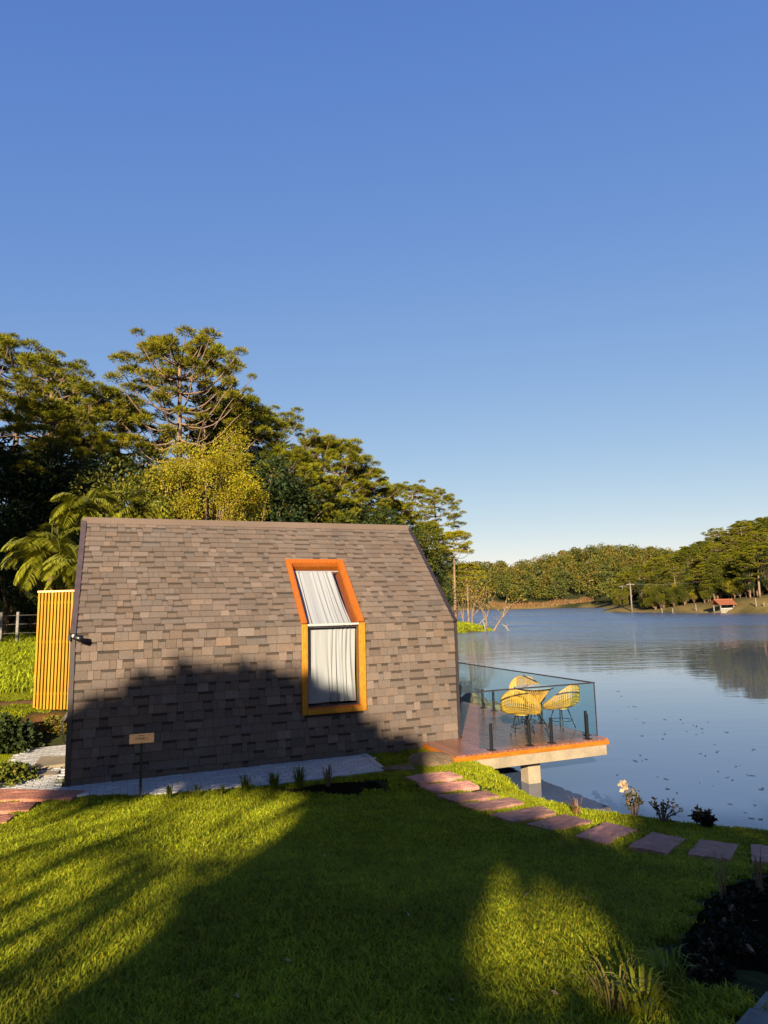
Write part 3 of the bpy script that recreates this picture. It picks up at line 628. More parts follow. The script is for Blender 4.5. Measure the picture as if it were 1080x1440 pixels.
# ------------------------------------------------------------------ soil beds
def blob_sheet(name, pix, m, bump=.02, lift=.015):
    P = [hit(*q) for q in pix]; C = np.mean(P, 0); b = MB(); V = [(0, 0, zg(C[0], C[1])+lift+.012-C[2])]; n_ = len(P)
    for fr in (.35, .7, 1.0):
        for p in P:
            q = C + (p-C)*fr; V.append((q[0]-C[0], q[1]-C[1], zg(q[0], q[1])+(lift+bump*random.random() if fr < 1 else -.03)-C[2]))
    Fs = [(0, 1+i, 1+(i+1) % n_) for i in range(n_)] + [(1+k*n_+i, 1+(k+1)*n_+i, 1+(k+1)*n_+(i+1) % n_, 1+k*n_+(i+1) % n_) for k in (0, 1) for i in range(n_)]
    x, y = [p[0] for p in P], [p[1] for p in P]
    if sum(x[i]*y[(i+1) % n_]-x[(i+1) % n_]*y[i] for i in range(n_)) < 0: Fs = [f[::-1] for f in Fs]
    b.add(V, Fs); return structure(link(name, b.mesh(name, True), m, None, C))
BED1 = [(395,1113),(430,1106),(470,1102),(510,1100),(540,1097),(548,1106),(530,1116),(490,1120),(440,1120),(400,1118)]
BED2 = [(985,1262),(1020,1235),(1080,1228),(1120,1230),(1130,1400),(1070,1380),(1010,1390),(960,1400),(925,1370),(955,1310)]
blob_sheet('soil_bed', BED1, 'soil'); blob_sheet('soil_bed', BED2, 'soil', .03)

# ------------------------------------------------------------------ sign on a post
p = hit(197, 1124)
sg = thing('sign', 'small wooden name board on a thin dark post in front of the cabin', 'sign', (p[0], p[1], zg(p[0], p[1])), TH*.9)
bt = aty(199, 1038, p[1])[2]-zg(p[0], p[1])
w = MB(); w.box(-.018, .018, -.012, .012, -.15, bt+.02); bevel(part('post', w, 'black', sg), .002)
w = MB(); w.box(-.165, .165, -.034, -.014, bt-.065, bt+.065); bd = bevel(part('board', w, 'board', sg), .004)
def text_part(s, size, x, z, parent):
    cu = bpy.data.curves.new('lettering', 'FONT'); cu.body = s; cu.size = size; cu.align_x = 'CENTER'; cu.align_y = 'CENTER'; cu.extrude = .0008
    tmp = bpy.data.objects.new('tmp', cu); COL.objects.link(tmp); dg = bpy.context.evaluated_depsgraph_get()
    me = bpy.data.meshes.new_from_object(tmp.evaluated_get(dg)); bpy.data.objects.remove(tmp); bpy.data.curves.remove(cu)
    me.name = 'lettering'; me.materials.clear(); ob = link('lettering', me, 'ink', parent, (x, -.0352, z)); ob.rotation_euler = (math.pi/2, 0, 0); return ob
text_part('CHALÉ', .024, 0, bt+.042, bd); text_part('PÔNEI 1', .046, .0, bt-.002, bd); text_part('~', .04, 0, bt-.045, bd)
# ------------------------------------------------------------------ foliage tools
def unit(v): return v/(np.linalg.norm(v, axis=-1, keepdims=True)+1e-9)
def leaves(P, D, L, Wd, r, droop=0.):
    """rhombic leaves: base points P, directions D, lengths L, widths Wd -> V, F(quads)"""
    n_ = len(P); D = unit(D); rnd = unit(r.normal(size=(n_, 3))); S = unit(np.cross(D, rnd))
    L = np.asarray(L).reshape(-1, 1)*np.ones((n_, 1)); Wd = np.asarray(Wd).reshape(-1, 1)*np.ones((n_, 1))
    m_ = P + D*L*.5; tip = P + D*L + np.array([0, 0, -1.])*droop*L
    V = np.stack([P, m_ + S*Wd*.5, tip, m_ - S*Wd*.5], 1).reshape(-1, 3)
    return V, np.arange(n_*4).reshape(-1, 4)
def spikes(P, D, L, Wd, r):
    n_ = len(P); D = unit(D); S = unit(np.cross(D, unit(r.normal(size=(n_, 3)))))
    L = np.asarray(L).reshape(-1, 1)*np.ones((n_, 1)); Wd = np.asarray(Wd).reshape(-1, 1)*np.ones((n_, 1))
    V = np.stack([P - S*Wd*.5, P + S*Wd*.5, P + D*L], 1).reshape(-1, 3)
    return V, np.arange(n_*3).reshape(-1, 3)
def tint(n_, base, var, r, warm=.15):
    b = 1 + r.normal(0, var, (n_, 1)); w_ = r.normal(0, warm, (n_, 1))
    return np.clip(np.array(base)[None]*b*np.concatenate([1+w_, np.ones_like(w_), 1-w_], 1), .004, 1)
def araucaria(seed, H, R, z0, whorls, per, tr, nl, ncl, base, topk=1.0, droop=.10):
    """umbrella pine: bare trunk, whorls of upturned branches with dense needle tufts towards the ends"""
    r = np.random.default_rng(seed); w = MB(); C = []; CR = []
    bend = r.normal(0, .012*H, 2)
    tp_ = lambda q: np.array([bend[0]*q*q, bend[1]*q*q, q*H])
    w.tube([tp_(q) for q in np.linspace(0, 1, 9)], [.019*H*(1-.78*q)+.02 for q in np.linspace(0, 1, 9)], 8)
    for i in range(whorls):
        q = i/max(1, whorls-1); h = z0 + (.985-z0)*q**.9
        ln = R*(1-.62*q**2.2)*r.uniform(.85, 1.1)
        nb = per + int(r.integers(-1, 2)); off = r.uniform(0, 6.28)
        for k in range(nb):
            if q < .35 and r.random() < .25: continue
            f = off + 6.283*k/nb + r.normal(0, .18); l_ = ln*r.uniform(.75, 1.12)
            up = .18 + .50*q*topk + r.normal(0, .05); dip = droop*(1-q)
            dirv = np.array([math.cos(f), math.sin(f), 0]); side = np.array([-math.sin(f), math.cos(f), 0]); cv = r.normal(0, .08)
            path = []
            for s_ in np.linspace(0, 1, 7):
                path.append(tp_(h) + dirv*l_*s_ + side*cv*l_*s_*s_ + np.array([0, 0, l_*(-dip*math.sin(3.14*min(1, s_*1.2)) + up*s_**2.4)]))
            w.tube(path, [.012*R*(1-.7*s_)+.012 for s_ in np.linspace(0, 1, 7)], 4, cap=False)
            for j in range(ncl):
                s_ = (1.0, .84, .84, .67)[j % 4] if j else 1.0; e = path[int(round(s_*6))]
                sp = 0 if j == 0 else (1 if j % 2 else -1)*tr*r.uniform(.8, 1.5)
                if j and r.random() < .25: continue
                c = e + side*sp + np.array([0, 0, r.uniform(.05, .5)*tr]) + dirv*r.normal(0, .2*tr)
                if j: w.tube([e - dirv*.12*l_, (e+c)/2 - np.array([0, 0, .1*tr]), c], [.02, .016, .01], 3, cap=False)
                C.append(c); CR.append(tr*r.uniform(.7, 1.25))
    C = np.array(C); CR = np.array(CR); n_ = len(C)*nl
    cid = np.repeat(np.arange(len(C)), nl); d = unit(r.normal(size=(n_, 3)) + np.array([0, 0, .5])); d = d*np.array([1.12, 1.12, .46])
    P = C[cid] + d*CR[cid, None]*r.uniform(.2, .75, (n_, 1))**.8
    V, Fc = spikes(P, d*np.array([1, 1, 1.3]) + np.array([0, 0, .45]), CR[cid]*r.uniform(.22, .38, n_), CR[cid]*.075, r)
    cl = 1 + r.normal(0, .16, len(C)); col = tint(n_, base, .16, r)*cl[cid, None]
    return w.mesh('trunk', True), mesh_np('crown', V, Fc, np.clip(col, .004, 1))
def broadleaf(seed, H, R, base, lobes=26, nl=240, ls=.22, trunk=.35, flat=.8, lobe_r=.34, trunk_r=.02, var=.2, lean=0.):
    r = np.random.default_rng(seed); w = MB(); cz = H*(trunk+(1-trunk)*.5); rz = H*(1-trunk)*.5
    C = unit(r.normal(size=(lobes, 3)))*r.uniform(.35, .86, (lobes, 1))**.7
    C = C*np.array([R, R, rz]) + np.array([0, 0, cz]); C[:, 0] += lean*(C[:, 2]/H)*R
    CR = R*lobe_r*r.uniform(.65, 1.25, lobes)
    top = np.array([lean*R*.5, 0, cz])
    w.tube([(0, 0, -.2), (.02*R, 0, H*trunk*.6), top*.75+np.array([0, 0, 0]), top], [trunk_r*H, trunk_r*H*.8, trunk_r*H*.55, trunk_r*H*.3], 7)
    for c in C:
        s_ = np.array([top[0]*.5, 0, H*trunk*.55+r.uniform(0, .3)*H*(1-trunk)]); w.tube([s_, s_*.45+c*.55+np.array([0, 0, -.05*H]), c], [trunk_r*H*.35, trunk_r*H*.2, .012], 4, cap=False)
    n_ = lobes*nl; cid = np.repeat(np.arange(lobes), nl); d = unit(r.normal(size=(n_, 3)) + np.array([0, 0, .25]))
    P = C[cid] + d*np.array([1, 1, flat])*(CR[cid]*r.uniform(.25, 1.05, n_)**.6)[:, None]
    V, Fc = leaves(P, unit(d + r.normal(0, .7, (n_, 3))), ls*r.uniform(.6, 1.3, n_), ls*.55*r.uniform(.7, 1.2, n_), r, .15)
    cl = 1 + r.normal(0, .14, lobes)
    return w.mesh('trunk', True), mesh_np('crown', V, Fc, np.clip(tint(n_, base, var, r)*cl[cid, None], .004, 1))
def proto(ms, cm='needle', bm='bark'):
    for me, mm in zip(ms, (bm, cm)): me.materials.append(M[mm])
    return ms
def plant_tree(name, ms, label, cat, group, loc, rotz, sc):
    t_ = thing(name, label, cat, loc, rotz, group); t_.scale = (sc,)*3 if np.isscalar(sc) else sc
    link('trunk', ms[0], None, t_); link('crown', ms[1], None, t_); return t_
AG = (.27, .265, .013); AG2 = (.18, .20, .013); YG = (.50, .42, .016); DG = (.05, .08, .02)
AR = [proto(araucaria(11, 22, 5.6, .52, 7, 7, .80, 340, 3, AG)), proto(araucaria(12, 20, 5.0, .58, 6, 7, .80, 340, 3, AG)), proto(araucaria(13, 18, 5.2, .64, 5, 8, .82, 380, 3, AG)),
      proto(araucaria(14, 12, 2.7, .76, 4, 8, .55, 300, 3, (.42, .38, .015), .8, .14)), proto(araucaria(15, 17, 4.6, .35, 9, 7, .85, 300, 3, AG2))]
ARH = proto(araucaria(21, 22, 6.0, .56, 8, 8, .82, 400, 2, (.29, .265, .014), 1.3, .2))
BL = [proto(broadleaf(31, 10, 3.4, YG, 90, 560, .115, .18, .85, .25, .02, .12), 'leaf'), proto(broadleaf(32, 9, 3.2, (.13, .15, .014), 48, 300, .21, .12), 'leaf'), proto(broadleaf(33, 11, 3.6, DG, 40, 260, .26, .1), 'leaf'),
      proto(broadleaf(34, 8, 3.4, (.22, .22, .016), 42, 300, .20, .1), 'leaf')]
CONI = proto(broadleaf(35, 14, 2.4, (.06, .085, .022), 60, 240, .26, .1, .6, .34, .014), 'leaf')
def crown_top(me, cache={}):
    if me.name not in cache:
        z = np.empty(len(me.vertices)*3, np.float32); me.vertices.foreach_get('co', z); cache[me.name] = float(np.percentile(z[2::3], 99.6))
    return cache[me.name]
def tree_px(name, ms, Hm, px, top, dist, label, cat, group=None, rot=None, sx=1.0, lower=0.):
    """stand a tree on the terrain at a distance so that its top reaches the given pixel row"""
    g = aty(px, 850, dist); zb_ = max(zg(g[0], dist), ZW)-lower; zt = aty(px, top, dist)[2]; Hm = crown_top(ms[1]); s_ = (zt-zb_)/Hm
    return plant_tree(name, ms, label, cat, group, (g[0], dist, zb_), random.uniform(0, 6.28) if rot is None else rot, (s_*sx, s_*sx, s_))
# ---- forest behind the cabin, left to right
FA = 'umbrella pines of the lakeside forest'
tree_px('araucaria_tree', ARH, 22.3, 250, 474, 50, 'tallest umbrella pine, airy crown against the sky behind the cabin', 'tree', None, 1.2, 1.0)
tree_px('araucaria_tree', AR[0], 22.4, 284, 484, 57, 'dark-trunked umbrella pine standing just behind and right of the tallest one', 'tree', None, .4, .8)
for k, (px, tp2, d, mi, lb) in enumerate([(8, 482, 50, 0, 'umbrella pine at the left edge of the forest skyline'), (62, 503, 47, 1, 'umbrella pine second from the left edge on the forest skyline'), (118, 540, 49, 1, 'umbrella pine on the falling skyline left of the tallest pine'),
        (168, 566, 53, 2, 'umbrella pine whose flat crown spreads just left of the tallest pine trunk'), (-40, 470, 48, 0, 'umbrella pine cut by the left edge of the picture'), (40, 560, 42, 2, 'lower umbrella pine in front of the left forest wall'), (120, 606, 44, 2, 'low umbrella pine in the dark hollow left of the tallest trunk'),
        (345, 566, 60, 4, 'bushy dark umbrella pine right of the tallest pine'), (392, 576, 63, 1, 'umbrella pine on the skyline above the left of the roof window'), (408, 632, 57, 2, 'umbrella pine with a pale bare trunk above the middle of the cabin ridge'),
        (447, 612, 66, 1, 'umbrella pine on the skyline above the roof window'), (478, 624, 68, 2, 'umbrella pine on the skyline right of the roof window'), (505, 655, 70, 2, 'umbrella pine with a dark trunk above the right part of the ridge'),
        (455, 668, 60, 2, 'low umbrella pine just above the cabin ridge, left of the window axis'), (540, 684, 76, 2, 'umbrella pine on the low dip of the skyline near the ridge end'), (585, 678, 84, 1, 'umbrella pine above the right end of the cabin ridge'),
        (618, 688, 90, 0, 'rightmost of the tall umbrella pines on the skyline'), (560, 706, 78, 2, 'low wide umbrella pine touching the right end of the ridge'), (605, 735, 82, 2, 'umbrella pine half hidden by the sloping roof edge')]):
    tree_px('araucaria_tree', AR[mi], (22.4, 20.4, 18.4, 12.4, 17.4)[mi], px, tp2, d, lb, 'tree', None, k*1.7, 1.0 if k != 4 else .9)
tree_px('araucaria_tree', AR[3], 12.5, 640, 747, 86, 'slender young umbrella pine with a long pale trunk at the water', 'tree', None, .3, 1.1)
tree_px('araucaria_tree', AR[3], 12.5, 658, 792, 92, 'shorter young umbrella pine just right of the slender one', 'tree', None, 2.3, 1.2)
tree_px('araucaria_tree', AR[3], 12.5, 620, 772, 95, 'young umbrella pine just left of the slender one at the water', 'tree', None, 4.3, 1.2)
tree_px('round_tree', BL[0], 10.2, 292, 611, 37, 'rounded yellow-green tree rising above the cabin ridge', 'tree', None, .5, .86)
tree_px('round_tree', BL[3], 8.2, 200, 655, 36, 'small olive-green tree left of the rounded yellow-green tree', 'tree', None, 2, .8)
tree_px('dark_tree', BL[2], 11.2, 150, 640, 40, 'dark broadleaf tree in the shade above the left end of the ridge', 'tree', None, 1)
tree_px('dark_tree', CONI, 14.2, 318, 560, 62, 'dark narrow conifer between the tallest pine and the skyline pines', 'tree', None, 1, 1.1)
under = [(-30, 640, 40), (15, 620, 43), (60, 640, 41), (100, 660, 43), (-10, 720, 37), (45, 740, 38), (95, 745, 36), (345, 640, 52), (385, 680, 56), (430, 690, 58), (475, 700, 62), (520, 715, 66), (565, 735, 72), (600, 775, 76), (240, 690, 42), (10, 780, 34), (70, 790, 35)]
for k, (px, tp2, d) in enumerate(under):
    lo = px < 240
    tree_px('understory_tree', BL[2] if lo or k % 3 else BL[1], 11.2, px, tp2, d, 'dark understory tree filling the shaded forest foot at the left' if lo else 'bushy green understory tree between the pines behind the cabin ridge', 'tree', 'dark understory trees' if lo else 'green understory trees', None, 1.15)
# ---- bare golden trees leaning over the water at the point
def bare_tree(seed, H, n_b, lean, leafy):
    r = np.random.default_rng(seed); w = MB(); tips = []
    def grow_(p, d, l_, rad, lev):
        p1 = p + d*l_*.5 + r.normal(0, .05*l_, 3); p2 = p + d*l_
        w.tube([p, p1, p2], [rad, rad*.8, rad*.6], 5 if lev < 2 else 3, cap=False)
        if lev >= 4: tips.append(p2); return
        for _ in range(2 if lev else n_b):
            nd = unit(d + r.normal(0, .42, 3) + np.array([0, 0, .08])); grow_(p2 if r.random() < .6 else p1, nd, l_*r.uniform(.62, .85), rad*.6, lev+1)
    grow_(np.zeros(3), unit(np.array([lean, 0, 1.])), H*.32, H*.02, 0)
    T_ = np.array(tips); n_ = len(T_)*leafy; cid = np.repeat(np.arange(len(T_)), leafy)
    P = T_[cid] + r.normal(0, .05*H, (n_, 3)); V, Fc = leaves(P, r.normal(size=(n_, 3)), .26*r.uniform(.5, 1.2, n_), .12, r, .2)
    return w.mesh('trunk', True), mesh_np('crown', V, Fc, tint(n_, (.5, .34, .05), .25, r))
BT = [proto(bare_tree(51, 6, 4, .1, 8), 'leaf'), proto(bare_tree(52, 6, 3, .7, 3), 'leaf')]
for k, (px, d, s_, mi, rz, lb) in enumerate([(664, 83, 1.05, 0, 0, 'sparse golden tree with many stems on the grassy point'), (684, 81.5, .95, 0, 1.9, 'sparse golden tree leaning over the tip of the grassy point'), (694, 82, 1.1, 1, 0, 'pale bare tree leaning far out over the water'), (652, 88, .9, 0, 3, 'sparse golden tree beside the slender pine trunk')]):
    g = aty(px, 880, d); plant_tree('bare_tree', BT[mi], lb, 'tree', 'golden trees on the point', (g[0], d, max(zg(g[0], d), ZW)-.05), rz, s_)
for k, (x0, y0, x1, y1, lb) in enumerate([(671, 879, 686, 866, 'pale leaning log propped on the grassy point'), (683, 887, 678, 871, 'short pale stake leaning at the tip of the point'), (716, 886, 706, 878, 'broken branch poking out of the water off the point')]):
    p0 = atz(x0, y0, ZW+.1); p1 = aty(x1, y1, p0[1]+.3); w = MB(); w.tube([p0-np.array([0, 0, .3]), (p0+p1)/2+np.array([.05, 0, .06]), p1], [.12, .11, .08], 7); w.tube([(p0+p1)/2, (p0+p1)/2+np.array([.4, 0, .35])], [.06, .02], 5)
    tag(link('driftwood', w.mesh('driftwood', True), 'grey'), lb, 'driftwood')

# ---- palms left of the cabin
def palm(seed, nf, L, trunk_h):
    r = np.random.default_rng(seed); w = MB(); w.tube([(0, 0, -.3), (0.03, .02, trunk_h*.5), (0, 0, trunk_h)], [.16, .12, .10], 9); tr_ = w.mesh('trunk', True)
    VV = []; FF = []; CC = []; k = 0; rw = MB()
    for i in range(nf):
        f = i*2.399 + r.normal(0, .1); el = r.uniform(-.35, 1.4); l_ = L*r.uniform(.8, 1.1); pts = []
        d = np.array([math.cos(f)*math.cos(el), math.sin(f)*math.cos(el), math.sin(el)]); p = np.array([0, 0, trunk_h])
        for s_ in range(13):
            pts.append(p.copy()); p = p + d*l_/12; d = unit(d + np.array([0, 0, -.19]))
        rw.tube(pts, [.022*(1-.8*q/12)+.003 for q in range(13)], 4, (.8, .8, .5), False)
        for q in np.linspace(.10, 1, 40):
            j = min(11, int(q*12)); fr = q*12-j; b = pts[j]*(1-fr) + pts[j+1]*fr; tg = unit(pts[j+1]-pts[j]); sd_ = unit(np.cross(tg, np.array([0, 0, 1.])))
            for sg_ in (-1, 1):
                ll = l_*.36*(math.sin(3.14*min(1, q*.85+.12))**.6)*r.uniform(.85, 1.1); dd = unit(sd_*sg_ + tg*.55 + np.array([0, 0, r.normal(.05, .12)])); wv = .030
                m1 = b + dd*ll*.5; d2 = unit(dd + np.array([0, 0, -.75])); t2 = m1 + d2*ll*.55; nn_ = unit(np.cross(dd, np.array([0, 0, 1.])))*wv
                VV += [b-nn_*.5, b+nn_*.5, m1+nn_, m1-nn_, t2]; FF += [(k, k+1, k+2, k+3)]; FF += [(k+3, k+2, k+4, k+4)]; k += 5; c = 1+r.normal(0, .2); CC += [(c, c*.97, c), (c, c*.97, c)]
    Q = [f for f in FF if f[2] != f[3]]; T3 = [f[:3] for f in FF if f[2] == f[3]]
    me = mesh_np('crown', np.array(VV), [np.array(Q), np.array(T3)], np.clip(np.array(CC[::2] + CC[1::2]), .3, 2))
    return tr_, me, rw.mesh('frond_stem', True)
for k, (px, py, d, L_, nf, lb) in enumerate([(72, 778, 25, 1.9, 34, 'feathery palm with drooping fronds above the slat screen'), (118, 712, 27, 1.7, 26, 'feathery palm peeking over the left end of the cabin ridge'), (195, 722, 28, 1.6, 24, 'palm with only its fronds showing above the ridge, right of the other palms'), (112, 800, 23, 1.5, 26, 'palm tucked behind the top left corner of the cabin')]):
    c = aty(px, py, d); zb_ = zg(c[0], d); tr_, cr, fs = palm(60+k, nf, L_, c[2]-zb_-.1)
    t_ = thing('palm', lb, 'palm', (c[0], d, zb_)); link('trunk', tr_, 'bark', t_); cw = link('crown', cr, 'palm', t_); link('frond_stem', fs, 'palm', cw)
# ---- wire fence posts at the forest foot
for k, (px, lb) in enumerate([(26, 'pale fence post beside the palm at the forest foot'), (3, 'fence post at the left edge of the picture')]):
    d = 31; c = aty(px, 860, d); zb_ = zg(c[0], d); t_ = thing('fence_post', lb, 'fence post', (c[0], d, zb_), 0, 'fence posts at the forest foot'); w = MB(); w.box(-.06, .06, -.06, .06, -.2, 1.45); bevel(part('post', w, 'grey', t_), .01)
    if k == 0:
        for zz in (.5, .9, 1.3):
            w = MB(); w.tube([(-3, -.07, zz), (-.8, -.07, zz-.02), (0.0, -.07, zz), (2, -.07, zz)], .006, 4); part('wire', w, 'grey', t_)

# ------------------------------------------------------------------ far shore
g = 'forest trees on the right shore'
rr_ = random.Random(3)
hillT = []
for k in range(250):
    px = rr_.uniform(835, 1120) if k < 190 else rr_.uniform(1120, 1330); d = np.interp(px, [838, 870, 1080, 1120, 1330], [211, 190, 146, 140, 126]) + 98*rr_.random()**1.3
    c = aty(px, 850, d); X = c[0]
    sdv = float(lake_sd(np.array([X]), np.array([d]))[0])
    if sdv < 5: continue
    hillT.append((X, d, sdv, px))
hillT.sort(key=lambda q: -q[1])
for k, (X, d, sdv, px) in enumerate(hillT):
    mi = rr_.choice([0, 1, 2, 4, 4, 'b1', 'b3', 'c'])
    hgt = (9 + 5*min(1, sdv/40))*rr_.uniform(.85, 1.15)*(1.04 if px > 980 else .95)
    ms, H0 = {0: (AR[0], 22.4), 1: (AR[1], 20.4), 2: (AR[2], 18.4), 4: (AR[4], 17.4), 'b1': (BL[1], 9.2), 'b3': (BL[3], 8.2), 'c': (CONI, 14.2)}[mi]
    if isinstance(mi, str) and mi != 'c': hgt *= .72
    s_ = hgt/H0; wide = 1.25 if isinstance(mi, int) else 1.0
    plant_tree('forest_tree', ms, '%s %s' % ({0: 'tall umbrella pine', 1: 'tall umbrella pine', 2: 'flat-crowned umbrella pine', 4: 'bushy umbrella pine', 'b1': 'rounded green tree', 'b3': 'olive-green rounded tree', 'c': 'dark narrow conifer'}[mi], 'of the far shore forest behind the pair of utility poles' if px < 930 else 'of the far shore forest between the poles and the red-roofed hut' if px < 1000 else 'of the far shore forest on the hill above the red-roofed hut'), 'tree', g, (X, d, zg(X, d)-.4), rr_.uniform(0, 6), (s_*wide, s_*wide, s_))
for k in range(52):
    px = 838 + k*5.2 + rr_.uniform(-4, 4); d = np.interp(px, [840, 870, 1080], [209, 188, 146]) + rr_.uniform(0, 6)
    c = aty(px, 855, d); X = c[0]; sdv = float(lake_sd(np.array([X]), np.array([d]))[0])
    if sdv < 3 or 1003 < px < 1030: continue
    hgt = rr_.uniform(3, 6.5)*(1.3 if px < 930 else 1); ms, H0 = ((BL[1], 9.2), (BL[3], 8.2), (BL[0], 10.2))[k % 3]
    plant_tree('shore_shrub', ms, 'rounded shrub at the foot of the forest on the far right shore', 'shrub', 'shrubs on the far right shore', (X, d, zg(X, d)-.3), rr_.uniform(0, 6), hgt/H0)
# far wood across the head of the lake, reads as one mass
r = np.random.default_rng(77); VV = []; CC = []; k = 0
cnt = 0
while cnt < 640:
    px = r.uniform(600, 1000); d = r.uniform(300, 520); c = aty(px, 850, d); X = c[0]
    if float(lake_sd(np.array([X]), np.array([d]))[0]) < 6: continue
    z0_ = zg(X, d); H_ = r.uniform(7, 12) + (1.5 if d > 380 else 0); R_ = r.uniform(3, 4.6); nl = 190; cnt += 1
    u1 = unit(r.normal(size=(nl, 3)) + np.array([0, -.2, .35])); P = np.array([X, d, z0_+H_-R_*.55]) + u1*np.array([R_, R_, R_*.62])*r.uniform(.7, 1.05, (nl, 1))
    if r.random() < .8: P[:, 2] -= (P[:, 2]-z0_)*r.uniform(0, .6, nl)
    V, Fc = leaves(P, u1+r.normal(0, .7, (nl, 3)), 1.25*r.uniform(.6, 1.3, nl), .8, r)
    base = [(.17, .18, .028), (.22, .205, .028), (.14, .155, .03), (.26, .20, .035)][r.integers(0, 4)]
    VV.append(V); CC.append(tint(nl, base, .2, r))
V = np.concatenate(VV); fo = link('far_forest', mesh_np('far_forest', V, np.arange(len(V)).reshape(-1, 4), np.concatenate(CC)), 'leaf'); tag(fo, 'dense wood covering the low hill across the head of the lake', 'forest', None, 'stuff')
# brown reeds on the far left shore
n_ = 2600; px = r.uniform(690, 835, n_); P = np.array([aty(q, 856, 382 + 6*r.random()) for q in px]); X = P[:, 0]; D_ = P[:, 1]
P = np.stack([X, D_, np.maximum(zground(X, D_), ZW)], 1); V, Fc = spikes(P, np.array([0, 0, 1.])+r.normal(0, .15, (n_, 3)), r.uniform(.8, 2.4, n_)*(.7+.5*np.sin(px*.07)**2), .5, r)
rd = link('reeds', mesh_np('reeds', V, Fc, tint(n_, (.36, .20, .085), .2, r)), 'leaf'); tag(rd, 'brown reeds lining the far shore', 'reeds', None, 'stuff')
# utility poles, hut, posts on the right shore
def pole(px, top, d, label):
    c = aty(px, top, d); zb_ = zg(c[0], d); t_ = thing('utility_pole', label, 'utility pole', (c[0], d, zb_)); h = c[2]-zb_
    w = MB(); w.tube([(0, 0, -.3), (0, 0, h)], [.22, .16], 8); part('shaft', w, 'grey', t_, True)
    w = MB(); w.box(-1.1, 1.1, -.08, .08, h-.45, h-.25); part('crossarm', w, 'grey', t_); return (c[0], d, zb_+h-.2), t_
pA, tA = pole(886, 820, 188, 'pale utility pole standing among shrubs on the far shore'); pB, tB = pole(1040, 812, 158, 'pale utility pole before the dark trees at the far right'); pC, tC = pole(875, 823, 205, 'thin utility pole left of the paler one on the far shore')
pD = aty(1130, 816, 150)
for (q0, q1, t_) in ((pC, pA, tC), (pA, pB, tA), (pB, pD, tB)):
    for off in (-.9, .9):
        q0_, q1_ = np.array(q0), np.array(q1); w = MB(); o_ = np.array([*t_.location])
        w.tube([q0_*(1-s_)+q1_*s_ + np.array([off, 0, -1.6*s_*(1-s_)*4*.4]) - o_ for s_ in np.linspace(0, 1, 9)], .022, 4, cap=False); part('wire', w, 'grey', t_)
d = 151.0; c = aty(1018, 858, d); zb_ = zg(c[0], d)
hut = thing('lakeside_hut', 'small open hut with a red roof on the far shore', 'hut', (c[0], d, zb_), .15)
for sx in (-1.6, 1.6):
    for sy in (-1.2, 1.2): w = MB(); w.box(sx-.1, sx+.1, sy-.1, sy+.1, -.4, 1.5); part('post', w, 'grey', hut)
w = MB()
for s_ in (-1, 1):
    for k in range(8):
        y0, y1 = k/8, (k+1)/8
        for x0 in np.arange(-2.2, 2.2, .4): w.hexa([(x0, s_*1.7*(1-y0), 1.45+1.1*y0), (x0+.36, s_*1.7*(1-y0), 1.45+1.1*y0), (x0+.36, s_*1.7*(1-y1), 1.45+1.1*y1), (x0, s_*1.7*(1-y1), 1.45+1.1*y1), (x0, s_*1.7*(1-y0), 1.57+1.1*y0), (x0+.36, s_*1.7*(1-y0), 1.57+1.1*y0), (x0+.36, s_*1.7*(1-y1), 1.53+1.1*y1), (x0, s_*1.7*(1-y1), 1.53+1.1*y1)])
rf = part('roof', w, 'rooft', hut); w = MB(); w.box(-2.3, 2.3, -.12, .12, 2.55, 2.75); part('ridge_tile', w, 'rooft', rf)
for k in range(5):
    x0 = -1.6+k*.64
    for z0_, z1_ in ((.05, .6), (.6, .05)): w = MB(); w.tube([(x0, -1.35, z0_), (x0+.64, -1.35, z1_)], .07, 5); part('lattice_bar', w, 'white', hut)
w = MB(); w.box(-1.7, 1.7, -1.42, -1.28, .6, .72); part('handrail', w, 'white', hut)
w = MB(); w.box(-1.7, 1.7, -1.3, 1.3, -.3, .03); part('floor', w, 'concrete', hut)
for k, px in enumerate((931, 946, 979, 1064, 1075)):
    d = np.interp(px, [840, 870, 1080], [205, 180, 139])+1; c = aty(px, 858, d); zb_ = max(zg(c[0], d), ZW); h = (1.1, 1.0, 1.7, 1.8, .9)[k]
    t_ = thing('shore_post', 'pale post standing at the waterline of the far right shore', 'post', (c[0], d, zb_), 0, 'pale posts on the far right shore'); w = MB(); w.tube([(0, 0, -.5), (0, 0, h)], [.13, .10], 7); w.disc(0, 0, h, h+.1, .13, 7); part('shaft', w, 'grey', t_)

